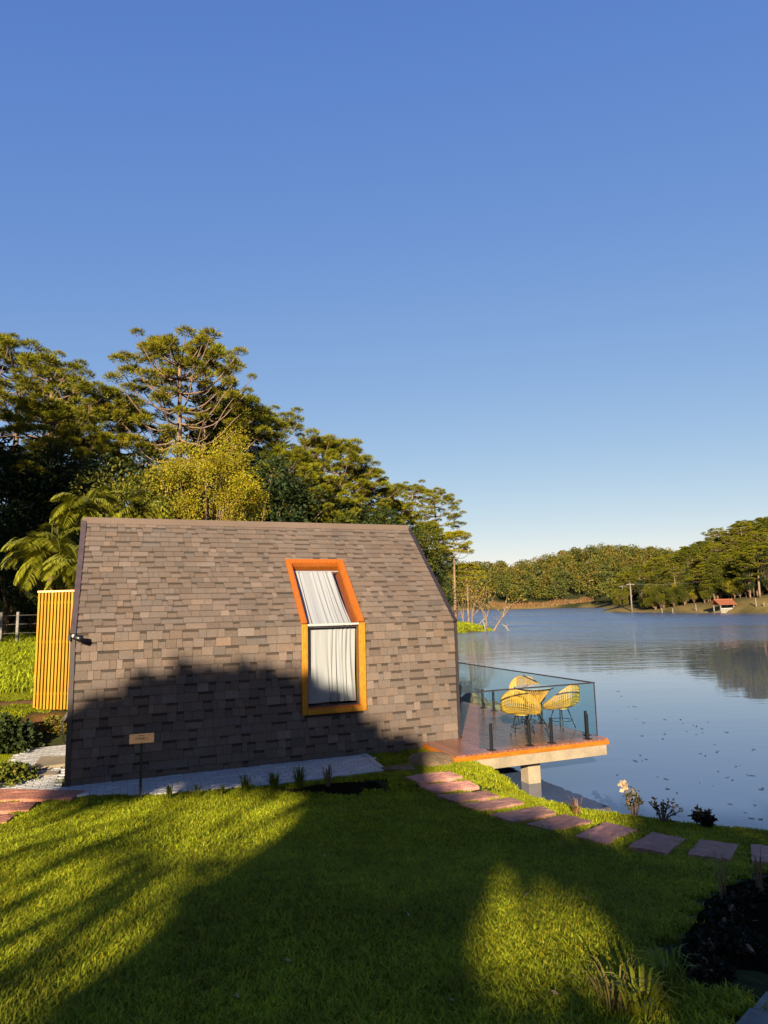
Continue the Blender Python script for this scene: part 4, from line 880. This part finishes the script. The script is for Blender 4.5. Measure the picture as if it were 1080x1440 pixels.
# ------------------------------------------------------------------ unseen trees behind the camera and left of the frame, placed to cast shadows into the picture
rr3 = np.array([math.cos(SUN_AZ), -math.sin(SUN_AZ), 0]); uu3 = np.array([math.sin(SUN_AZ)*math.sin(SUN_EL), math.cos(SUN_AZ)*math.sin(SUN_EL), math.cos(SUN_EL)])
def from_light(s_, v, y):       # the point at depth y whose place across (s) and up (v) the sunbeam is given
    A = np.array([[rr3[0], rr3[2]], [uu3[0], uu3[2]]]); q = np.linalg.solve(A, np.array([s_ - rr3[1]*y, v - uu3[1]*y])); return np.array([q[0], y, q[1]])
def shade_caster_tree(name, label, blobs, y, seed, trunk_s):  # added caster: crown blobs laid out across the sunbeam to give the shadow outline
    r = np.random.default_rng(seed); tb_ = from_light(trunk_s, 0, y); gx = tb_[0]; gz = zg(gx, y); base_ = np.array([gx, y, gz])
    t_ = thing(name, label, 'tree', base_); VV = []; CC = []; w = MB()
    mid = from_light(blobs[0][0], blobs[0][1], y) - base_
    w.tube([(0, 0, -.3), (0, 0, mid[2]*.5), (0, 0, mid[2]*.95)], [.26, .2, .1], 8)
    for (s_, v, rs, rv, n_) in blobs:
        c = from_light(s_, v, y) - base_; w.tube([(0, 0, min(mid[2], c[2])*.92), c*np.array([.4, .4, .97]), c], [.08, .05, .03], 5, cap=False)
        d = unit(r.normal(size=(n_, 3)))*r.uniform(.0, 1, (n_, 1))**.42
        P = c + d*np.array([rs, .9, rv]); V, Fc = leaves(P, r.normal(size=(n_, 3)), .30*r.uniform(.6, 1.2, n_), .2, r); VV.append(V); CC.append(tint(n_, (.05, .07, .015), .2, r))
    V = np.concatenate(VV); link('trunk', w.mesh('trunk', True), 'bark', t_); link('crown', mesh_np('crown', V, np.arange(len(V)).reshape(-1, 4), np.concatenate(CC)), 'leaf', t_); return t_
YB = -15.
shade_caster_tree('shade_caster_tree', 'unseen spreading tree added behind the lawn, crown shaped to cast the shadows', [(-1.45, 2.2, .85, 1.0, 1500), (-1.2, .9, .9, .9, 900), (-.88, 1.55, .5, .5, 700), (-.6, 1.85, .38, .5, 600), (-.62, 1.4, .42, .5, 500), (-.75, 2.4, .35, .35, 500), (.1, 2.34, .6, .05, 400), (.15, 1.42, .6, .16, 500), (-1.3, -.4, 1.0, 1.0, 600), (-2.4, 3.35, .55, .75, 900), (-3.2, 3.75, .8, .95, 1600), (-4.3, 3.75, .85, .98, 1700), (-5.3, 3.7, .75, .85, 1400), (-5.95, 3.5, .5, .6, 700), (-6.25, 3.25, .42, .6, 600), (-4.8, 3.98, .7, .72, 1000), (-3.1, 1.95, 1.0, .45, 55), (-4.4, 2.15, .9, .3, 40), (-2.9, 1.5, .8, .3, 40), (-3.7, 4.1, .6, .68, 1000), (-5.6, 3.1, .8, .5, 900), (-1.75, 3.2, .5, .6, 700)], YB, 91, -1.4)
shade_caster_tree('shade_caster_tree', 'unseen rounded tree added at the right behind the lawn, crown shaped to shade it', [(2.9, 1.75, 1.5, .95, 3000), (1.35, 1.5, .65, .6, 1000), (1.95, 2.15, .6, .5, 900), (1.6, 1.2, .55, .6, 900), (1.5, 1.92, .42, .4, 700), (1.1, 1.92, .38, .25, 700), (1.35, 1.7, .4, .4, 500),  (2.2, .2, 1.5, 1.2, 2000), (4.4, 1.6, 1.6, 1.2, 2500)], YB-1, 92, 2.6)
for k, (x, y, h) in enumerate([(-26, 9, 25), (-31, 14, 26), (-36, 8, 26), (-42, 14, 26), (-48, 9, 26), (-54, 15, 26), (-32, 2, 25), (-44, 2, 26)]):
    plant_tree('forest_edge_tree', CONI if k % 2 else BL[2], 'tall dark tree of the forest edge left of the picture', 'tree', 'forest edge trees left of the picture', (x, y, zg(x, y)-.2), k, (h/14.2*1.5, h/14.2*1.5, h/14.2) if k % 2 else (h/11.2, h/11.2, h/11.2))
# ------------------------------------------------------------------ small plants near the cabin and on the bank
def tuft(name, base, n_, h, spread, wd, col, label, cat, group=None, m='leaf', arch=.5, seed=1):
    r = np.random.default_rng(seed); VV = []; Q = []; T3 = []; c4 = []; c3 = []; k = 0
    for i in range(n_):
        f = r.uniform(0, 6.28); d = np.array([math.cos(f), math.sin(f), 0]); s = np.array([-d[1], d[0], 0]); o_ = d*spread*.25*r.random() + s*spread*.1*r.normal(); hh_ = h*r.uniform(.6, 1.1); a_ = spread*r.uniform(.2, 1)
        p = [o_, o_+d*a_*.25+np.array([0, 0, hh_*.5]), o_+d*a_*(.6)+np.array([0, 0, hh_*.85]), o_+d*a_*(1+arch*.4)+np.array([0, 0, hh_*(1-arch*.35)])]
        w_ = wd*r.uniform(.7, 1.2); V = [p[0]-s*w_*.4, p[0]+s*w_*.4, p[1]+s*w_*.5, p[1]-s*w_*.5, p[2]+s*w_*.4, p[2]-s*w_*.4, p[3]]
        VV += V; Q += [(k, k+1, k+2, k+3), (k+3, k+2, k+4, k+5)]; T3 += [(k+5, k+4, k+6)]; c = np.array(col)*(1+r.normal(0, .2)); c4 += [c, c]; c3 += [c]; k += 7
    me = mesh_np(name, np.array(VV), [np.array(Q), np.array(T3)], np.clip(np.array(c4+c3), .005, 1)); return tag(link(name, me, m, None, base), label, cat, group)
def bush(name, base, R3, n_, ls, col, label, seed, cat='bush', kind=None, m='leaf'):
    r = np.random.default_rng(seed); d = unit(r.normal(size=(n_, 3))+np.array([0, 0, .4])); d[:, 2] = np.abs(d[:, 2]); P = d*np.array(R3)*r.uniform(.55, 1.0, (n_, 1)); P[:, :2] += .12*R3[0]*np.sin(P[:, [1, 0]]*14/R3[0])
    V, Fc = leaves(P, d+r.normal(0, .6, (n_, 3)), ls*r.uniform(.6, 1.3, n_), ls*.6, r, .15); t_ = thing(name, label, cat, base); link('foliage', mesh_np('foliage', V, Fc, tint(n_, col, .22, r)), m, t_)
    w = MB(); 
    for i in range(6): e = P[i*7]*.8; w.tube([(0, 0, -.1), e*.5+np.array([0, 0, .05]), e], [.02, .014, .006], 5, cap=False)
    part('stem', w, 'bark', t_); return t_
def at_ground(px, py): p = hit(px, py); return (p[0], p[1], zg(p[0], p[1]))
GRN = (.24, .29, .02)
for k, (px, py, h, n_, lb) in enumerate([(238, 1125, .22, 16, 'first grassy tuft right of the sign post along the patio edge'), (277, 1123, .24, 14, 'second grassy tuft right of the sign along the patio edge'), (312, 1120, .17, 14, 'third and shortest grassy tuft along the patio edge'), (345, 1116, .28, 30, 'fourth grassy tuft along the patio edge, below the window'),
        (385, 1113, .30, 34, 'fifth grassy tuft along the patio edge, widest of the row'), (421, 1111, .36, 40, 'sixth and tallest green tuft, beside the dry one')]):
    tuft('grass_tuft', at_ground(px, py), n_*2, h, .10 if k < 3 else .16, .012, GRN, lb, 'plant', 'tufts along the patio edge', seed=200+k)
tuft('dry_tuft', at_ground(461, 1108), 60, .36, .12, .008, (.36, .25, .13), 'dry straw-coloured tuft at the end of the patio edge', 'plant', None, seed=210)
tuft('dry_tuft', at_ground(812, 1148), 40, .26, .16, .008, (.42, .22, .10), 'reddish dry tuft on the sunlit lake bank', 'plant', None, seed=211)
tuft('lily_plant', at_ground(905, 1432), 40, .20, .18, .014, (.42, .46, .03), 'clump of strap-like green leaves at the bottom edge, left of its neighbour', 'plant', None, seed=212)
tuft('lily_plant', at_ground(945, 1408), 50, .24, .13, .012, (.34, .42, .04), 'clump of upright strap-like leaves near the lower right corner', 'plant', None, seed=213)
tuft('dry_tuft', at_ground(868, 1425), 40, .20, .22, .008, (.36, .27, .08), 'yellowish dry tuft beside the lilies at the bottom edge', 'plant', None, seed=216)
tuft('dry_stalks', at_ground(1018, 1275), 12, .36, .12, .006, (.40, .27, .16), 'dry stalks standing in the dark bed below the stepping stones', 'plant', None, seed=214)
tuft('dry_stalks', at_ground(1072, 1270), 12, .40, .10, .006, (.40, .27, .16), 'dry stalks in the dark bed at the right edge', 'plant', None, seed=215)
for k in range(9):
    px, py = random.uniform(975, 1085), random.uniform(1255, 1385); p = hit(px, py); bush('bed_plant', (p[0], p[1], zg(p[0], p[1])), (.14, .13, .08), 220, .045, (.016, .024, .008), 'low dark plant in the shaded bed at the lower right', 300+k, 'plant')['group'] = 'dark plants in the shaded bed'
# rose bush and shrubs on the bank
def shrub(name, base, h, r_, nst, nleaf, ls, col, label, seed, flower=False, cm='leaf', lean=0):
    r = np.random.default_rng(seed); t_ = thing(name, label, 'shrub', base); w = MB(); tips = []
    for i in range(nst):
        f = r.uniform(0, 6.28); d = np.array([math.cos(f)+lean, math.sin(f), 0]); l_ = h*r.uniform(.6, 1.05); p1 = d*r_*.3+np.array([0, 0, l_*.5]); p2 = d*r_*r.uniform(.5, 1)+np.array([0, 0, l_])
        w.tube([(0, 0, -.05), p1, p2], [.012, .009, .005], 5, cap=False); tips += [p2, (p1+p2)/2, p1*.4+p2*.6]
        for _ in range(2): q = p1 + (p2-p1)*r.random(); e = q + unit(r.normal(size=3)+np.array([0, 0, .8]))*h*.25; w.tube([q, e], [.006, .003], 4, cap=False); tips.append(e)
    part('stem', w, 'bark', t_); T_ = np.array(tips); n_ = len(T_)*nleaf; cid = np.repeat(np.arange(len(T_)), nleaf); P = T_[cid] + r.normal(0, .035*h, (n_, 3))
    V, Fc = leaves(P, r.normal(size=(n_, 3))+np.array([0, 0, .5]), ls*r.uniform(.6, 1.2, n_), ls*.45, r, .1); link('foliage', mesh_np('foliage', V, Fc, tint(n_, col, .25, r)), cm, t_)
    if flower:
        c = np.array([-r_*.55, 0, h*1.06]); n2 = 26; V, Fc = leaves(np.repeat(c[None], n2, 0)+r.normal(0, .022, (n2, 3)), unit(r.normal(size=(n2, 3))+np.array([0, -.3, .5])), .075*r.uniform(.7, 1.2, n2), .06, r); link('flower', mesh_np('flower', V, Fc), 'petal', t_)
    return t_
shrub('rose_bush', at_ground(893, 1151), .36, .20, 7, 4, .06, (.09, .09, .03), 'leggy rose bush with one cream flower on the bank', 400, True)
shrub('rose_bush', at_ground(932, 1158), .26, .24, 7, 3, .06, (.09, .075, .03), 'leggy flowerless rose bush right of the flowering one', 401)
shrub('bank_shrub', at_ground(991, 1166), .19, .14, 14, 9, .06, (.035, .035, .02), 'small dark twiggy shrub on the bank near the right edge', 402)
# dark bush and ground cover left of the patio
r = np.random.default_rng(500)
p = atz(-6, 1050, .1); bush('bush', (p[0], p[1], zg(p[0], p[1])), (.75, .55, .62), 2600, .11, (.06, .09, .02), 'dark leafy bush at the left edge beside the pavers', 501)
p = atz(-2, 1092, .1); bush('low_bush', (p[0], p[1], zg(p[0], p[1])), (.50, .65, .26), 2200, .075, (.24, .27, .03), 'low sunlit yellow-green plant at the left edge below the dark bush', 502)
for k, (px, py) in enumerate([(62, 1028), (88, 1030), (75, 1016)]):
    p = hit(px, py); bush('low_plant', (p[0], p[1], zg(p[0], p[1])), (.22, .16, .13), 420, .06, (.28, .24, .03), ('low yellow-green plant at the back edge of the pavers, left one', 'low yellow-green plant at the back edge of the pavers beside the cable', 'low yellow-green plant on the bare earth behind the pavers')[k], 510+k, 'plant')
# grey pavers at the lower right corner
C0 = [hit(1042, 1440), hit(1078, 1402)]
base_ = hit(1075, 1430); dv = unit((C0[1]-C0[0])*np.array([1, 1, 0])); sv = np.array([dv[1], -dv[0], 0])
cp = thing('paved_path', None, None, (0, 0, 0)); structure(cp)
pdark = []
for me in pmesh[:4]: q = me.copy(); q.name = 'paver'; q.materials.clear(); q.materials.append(M['paver_dark']); pdark.append(q)
for i in range(-3, 8):
    for j in range(5):
        q = C0[0] + dv*(i+.5*(j % 2))*.205 + sv*(j+.5)*.105; zz = zg(q[0], q[1])
        ob = link('paver', pdark[(i*3+j) % 4], None, cp, (q[0], q[1], zz+random.uniform(-.004, .004)), math.atan2(dv[1], dv[0]))
# ------------------------------------------------------------------ leaves and weeds floating on the lake
SPOT = [(868, 972), (874, 979), (884, 994), (893, 994), (868, 1001), (895, 1011), (905, 1016), (935, 1012), (957, 1012), (960, 1018), (966, 1029), (975, 1020), (980, 1020), (987, 1025), (988, 1031), (995, 1014), (979, 1033), (1022, 1030), (893, 1070), (903, 1070), (909, 1068), (935, 1033), (932, 1039), (1005, 1047), (1008, 1058), (992, 1063), (985, 1060), (1060, 1054), (1035, 1078), (1041, 1077), (1053, 1091), (1058, 1091), (1010, 1085), (1025, 1092), (1030, 1097), (925, 1093), (937, 1096), (1002, 1105), (984, 1101), (939, 1110), (952, 1115), (1027, 1131), (1062, 1134), (1048, 1143), (1057, 1151), (1070, 1153), (1052, 1165), (903, 1035), (900, 1062), (947, 1124), (745, 958), (752, 960), (741, 962), (868, 1090), (1073, 1109), (1068, 1110)]
lf = []
for q in range(4):
    r = np.random.default_rng(600+q); b = MB(); L_ = .10; w_ = .035
    V = [(-L_, 0, .004), (-L_*.3, w_, .012), (L_*.5, w_*.8, .008), (L_, .01, .02), (L_*.5, -w_*.8, .006), (-L_*.3, -w_, .010)]; b.add(V, [(0, 5, 4, 3, 2, 1)[::-1]], (1, 1, 1)); b.add([(x, y, z-.004) for x, y, z in V], [(0, 5, 4, 3, 2, 1)]); me = b.mesh('floating_leaf'); me.materials.append(M['lakeleaf'] if 'lakeleaf' in M else M.setdefault('lakeleaf', mat('wet_leaf', (.035, .038, .03), .35, noise=[(20, .3)], spec=.5))); lf.append(me)
fl_ = [lf[0].copy(), lf[1].copy()]
for me in fl_: me.name = 'fallen_leaf'; me.materials.clear(); me.materials.append(M.setdefault('dryleaf', mat('dry_leaf', (.55, .36, .18), .7, noise=[(20, .3)])))
for k, (px, py) in enumerate(SPOT):
    for e in range(1 + (k % 3 == 0)):
        p = atz(px+random.uniform(-3, 3)*e, py+random.uniform(-2, 2)*e, ZW); ob = link('floating_leaf', lf[(k+e) % 4], None, None, (p[0], p[1], ZW+.003), random.uniform(0, 6.28)); s_ = random.uniform(.2, .6)*(p[1]/14)**.3; ob.scale = (s_, s_, s_)
        tag(ob, 'small dark leaf floating on the calm water off the bank', 'leaf', 'leaves floating on the lake')

for k in range(12):
    p = hit(random.uniform(30, 900), random.uniform(1160, 1425)); ob = link('fallen_leaf', fl_[k % 2], None, None, (p[0], p[1], zg(p[0], p[1])+.038), random.uniform(0, 6.28)); ob.scale = (random.uniform(.18, .3),)*3; ob.rotation_euler = (random.uniform(-.4, .4), random.uniform(-.4, .4), random.uniform(0, 6.28))
    tag(ob, 'small dry tan leaf lying on the lawn', 'leaf', 'dry leaves fallen on the lawn')

# ------------------------------------------------------------------ lawn grass: tufts of blades scattered over the terrain
def blade_tuft(seed, n_, h, spread, wd, col, cv):
    r = np.random.default_rng(seed); VV = []; Q = []; T3 = []; c4 = []; c3 = []; k = 0
    for i in range(n_):
        f = r.uniform(0, 6.28); g_ = r.uniform(0, 6.28); d = np.array([math.cos(f), math.sin(f), 0]); s = np.array([-d[1], d[0], 0]); o_ = spread*math.sqrt(r.random())*np.array([math.cos(g_), math.sin(g_), 0]); hh_ = h*r.uniform(.5, 1.15); a_ = hh_*r.uniform(.25, 1.1); w_ = wd*r.uniform(.7, 1.2)
        p1 = o_+d*a_*.3+np.array([0, 0, hh_*.55]); p2 = o_+d*a_+np.array([0, 0, hh_*.85])
        VV += [o_-s*w_*.5, o_+s*w_*.5, p1+s*w_*.42, p1-s*w_*.42, p2]; Q += [(k, k+1, k+2, k+3)]; T3 += [(k+3, k+2, k+4)]; k += 5
        c = np.array(col)*(1+r.normal(0, cv)); 
        if r.random() < .12: c = c*np.array([1.7, 1.25, 1.3])
        c4.append(c); c3.append(c)
    me = mesh_np('blades', np.array(VV), [np.array(Q), np.array(T3)], np.clip(np.array(c4+c3), .02, 4)); me.materials.append(M['grass']); return me
pat_w = [[W(a, b, 0)[:2] for a, b in P] for P in (PAT1, PAT2)]
bed_w = [[hit(*q)[:2] for q in P] for P in [BED1, BED2] + ST + [c for c, _ in LSTN]]
def blocked(x, y):
    a, b = hab(x, y); out = (a > -.1) & (a < CL+.05) & (b > -.05) & (b < 4.3)
    out |= (a > -9) & (a < -.5) & (np.abs(b-(6.05+.06*(a+1))) < .33)
    out |= (np.hypot((a+.75)/.75, (b-4.75)/.55) < .75)
    for P in pat_w + bed_w: out |= np.array([in_poly(p, q, P) for p, q in zip(x, y)])
    q0 = C0[0][:2]; s_ = (x-q0[0])*sv[0]+(y-q0[1])*sv[1]; t_ = (x-q0[0])*dv[0]+(y-q0[1])*dv[1]; out |= (s_ > -.02) & (s_ < .6) & (t_ > -.7) & (t_ < 1.7)
    return out
def scatter(name, label, keep, dens, tufts, seed, smin, smax):
    """grass as instanced tufts (geometry nodes) on the matching piece of the terrain"""
    cen = GV[FQ].mean(1); k = keep(cen[:, 0], cen[:, 1]); k[k] &= ~blocked(cen[k, 0], cen[k, 1]); Fk = FQ[k]
    used, inv = np.unique(Fk, return_inverse=True); V = GV[used]; me = mesh_np(name, V, inv.reshape(-1, 4)); me.materials.append(M['grass'])
    at = me.attributes.new('dens', 'FLOAT', 'POINT'); at.data.foreach_set('value', dens(V[:, 0], V[:, 1]).astype(np.float32))
    ob = link(name, me); tag(ob, label, 'grass', None, 'stuff')
    ng = bpy.data.node_groups.new(name, 'GeometryNodeTree'); ng.interface.new_socket('Geometry', in_out='INPUT', socket_type='NodeSocketGeometry'); ng.interface.new_socket('Geometry', in_out='OUTPUT', socket_type='NodeSocketGeometry')
    N = ng.nodes; L = ng.links; gi = N.new('NodeGroupInput'); go = N.new('NodeGroupOutput'); jn = N.new('GeometryNodeJoinGeometry')
    for q, tm in enumerate(tufts):
        to = bpy.data.objects.new('blades', tm); oi = N.new('GeometryNodeObjectInfo'); oi.inputs['Object'].default_value = to; oi.inputs['As Instance'].default_value = True
        na = N.new('GeometryNodeInputNamedAttribute'); na.data_type = 'FLOAT'; na.inputs['Name'].default_value = 'dens'
        ml = N.new('ShaderNodeMath'); ml.operation = 'MULTIPLY'; ml.inputs[1].default_value = 1/len(tufts); L.new(na.outputs['Attribute'], ml.inputs[0])
        dp = N.new('GeometryNodeDistributePointsOnFaces'); L.new(gi.outputs[0], dp.inputs['Mesh']); L.new(ml.outputs[0], dp.inputs['Density']); dp.inputs['Seed'].default_value = seed+q
        rv = N.new('FunctionNodeRandomValue'); rv.data_type = 'FLOAT_VECTOR'; rv.inputs['Min'].default_value = (-.18, -.18, 0); rv.inputs['Max'].default_value = (.18, .18, 6.283); rv.inputs['Seed'].default_value = seed+10+q
        rs = N.new('FunctionNodeRandomValue'); rs.data_type = 'FLOAT'; rs.inputs[2].default_value = smin; rs.inputs[3].default_value = smax; rs.inputs['Seed'].default_value = seed+20+q
        ip = N.new('GeometryNodeInstanceOnPoints'); L.new(dp.outputs['Points'], ip.inputs['Points']); L.new(oi.outputs['Geometry'], ip.inputs['Instance']); L.new(rv.outputs[0], ip.inputs['Rotation']); L.new(rs.outputs[1], ip.inputs['Scale'])
        L.new(ip.outputs[0], jn.inputs[0])
    L.new(jn.outputs[0], go.inputs[0]); mod = ob.modifiers.new('scatter', 'NODES'); mod.node_group = ng; return ob
TF = [blade_tuft(700+q, 18, .036, .045, .0058, (1, 1, 1), .22) for q in range(4)]
TF2 = [blade_tuft(710+q, 16, .05, .07, .010, (1, 1, 1), .22) for q in range(3)]
TF3 = [blade_tuft(720+q, 12, .22, .25, .035, (1, 1, 1), .22) for q in range(3)]
inview = lambda x, y, m_: (np.abs(x) < .64*y + m_)
scatter('lawn_grass', 'short dense lawn in front of the cabin', lambda x, y: (y > 1.2) & (y < 7) & inview(x, y, 2.6) & (lake_sd(x, y) > .05), lambda x, y: np.interp(y, [2, 4, 7], [2300, 1900, 1250]), TF, 1, .75, 1.25)
scatter('bank_grass', 'short grass of the far lawn and the lake bank', lambda x, y: (y >= 7) & (y < 17) & inview(x, y, 2.6) & (lake_sd(x, y) > .03), lambda x, y: np.interp(y, [7, 10, 16], [1000, 750, 420]), TF2, 40, .6, 1.05)
scatter('slope_grass', 'rougher grass on the slope below the forest', lambda x, y: (y >= 17) & (y < 48) & (x < -4) & inview(x, y, 2), lambda x, y: np.interp(y, [17, 48], [60, 16]), TF3, 60, .6, 1.3)
scatter('point_grass', 'bright grass on the low point at the water', lambda x, y: (np.hypot(x-10.5, y-82) < 8) & (lake_sd(x, y) > .1), lambda x, y: np.full(x.shape, 14.), TF3, 80, .8, 1.4)
print('objects', len(bpy.data.objects), 'tris', sum(len(o.data.loop_triangles) if False else sum(max(1, p.loop_total-2) for p in o.data.polygons) for o in {o.data.name: o for o in bpy.data.objects if o.type == 'MESH'}.values()))
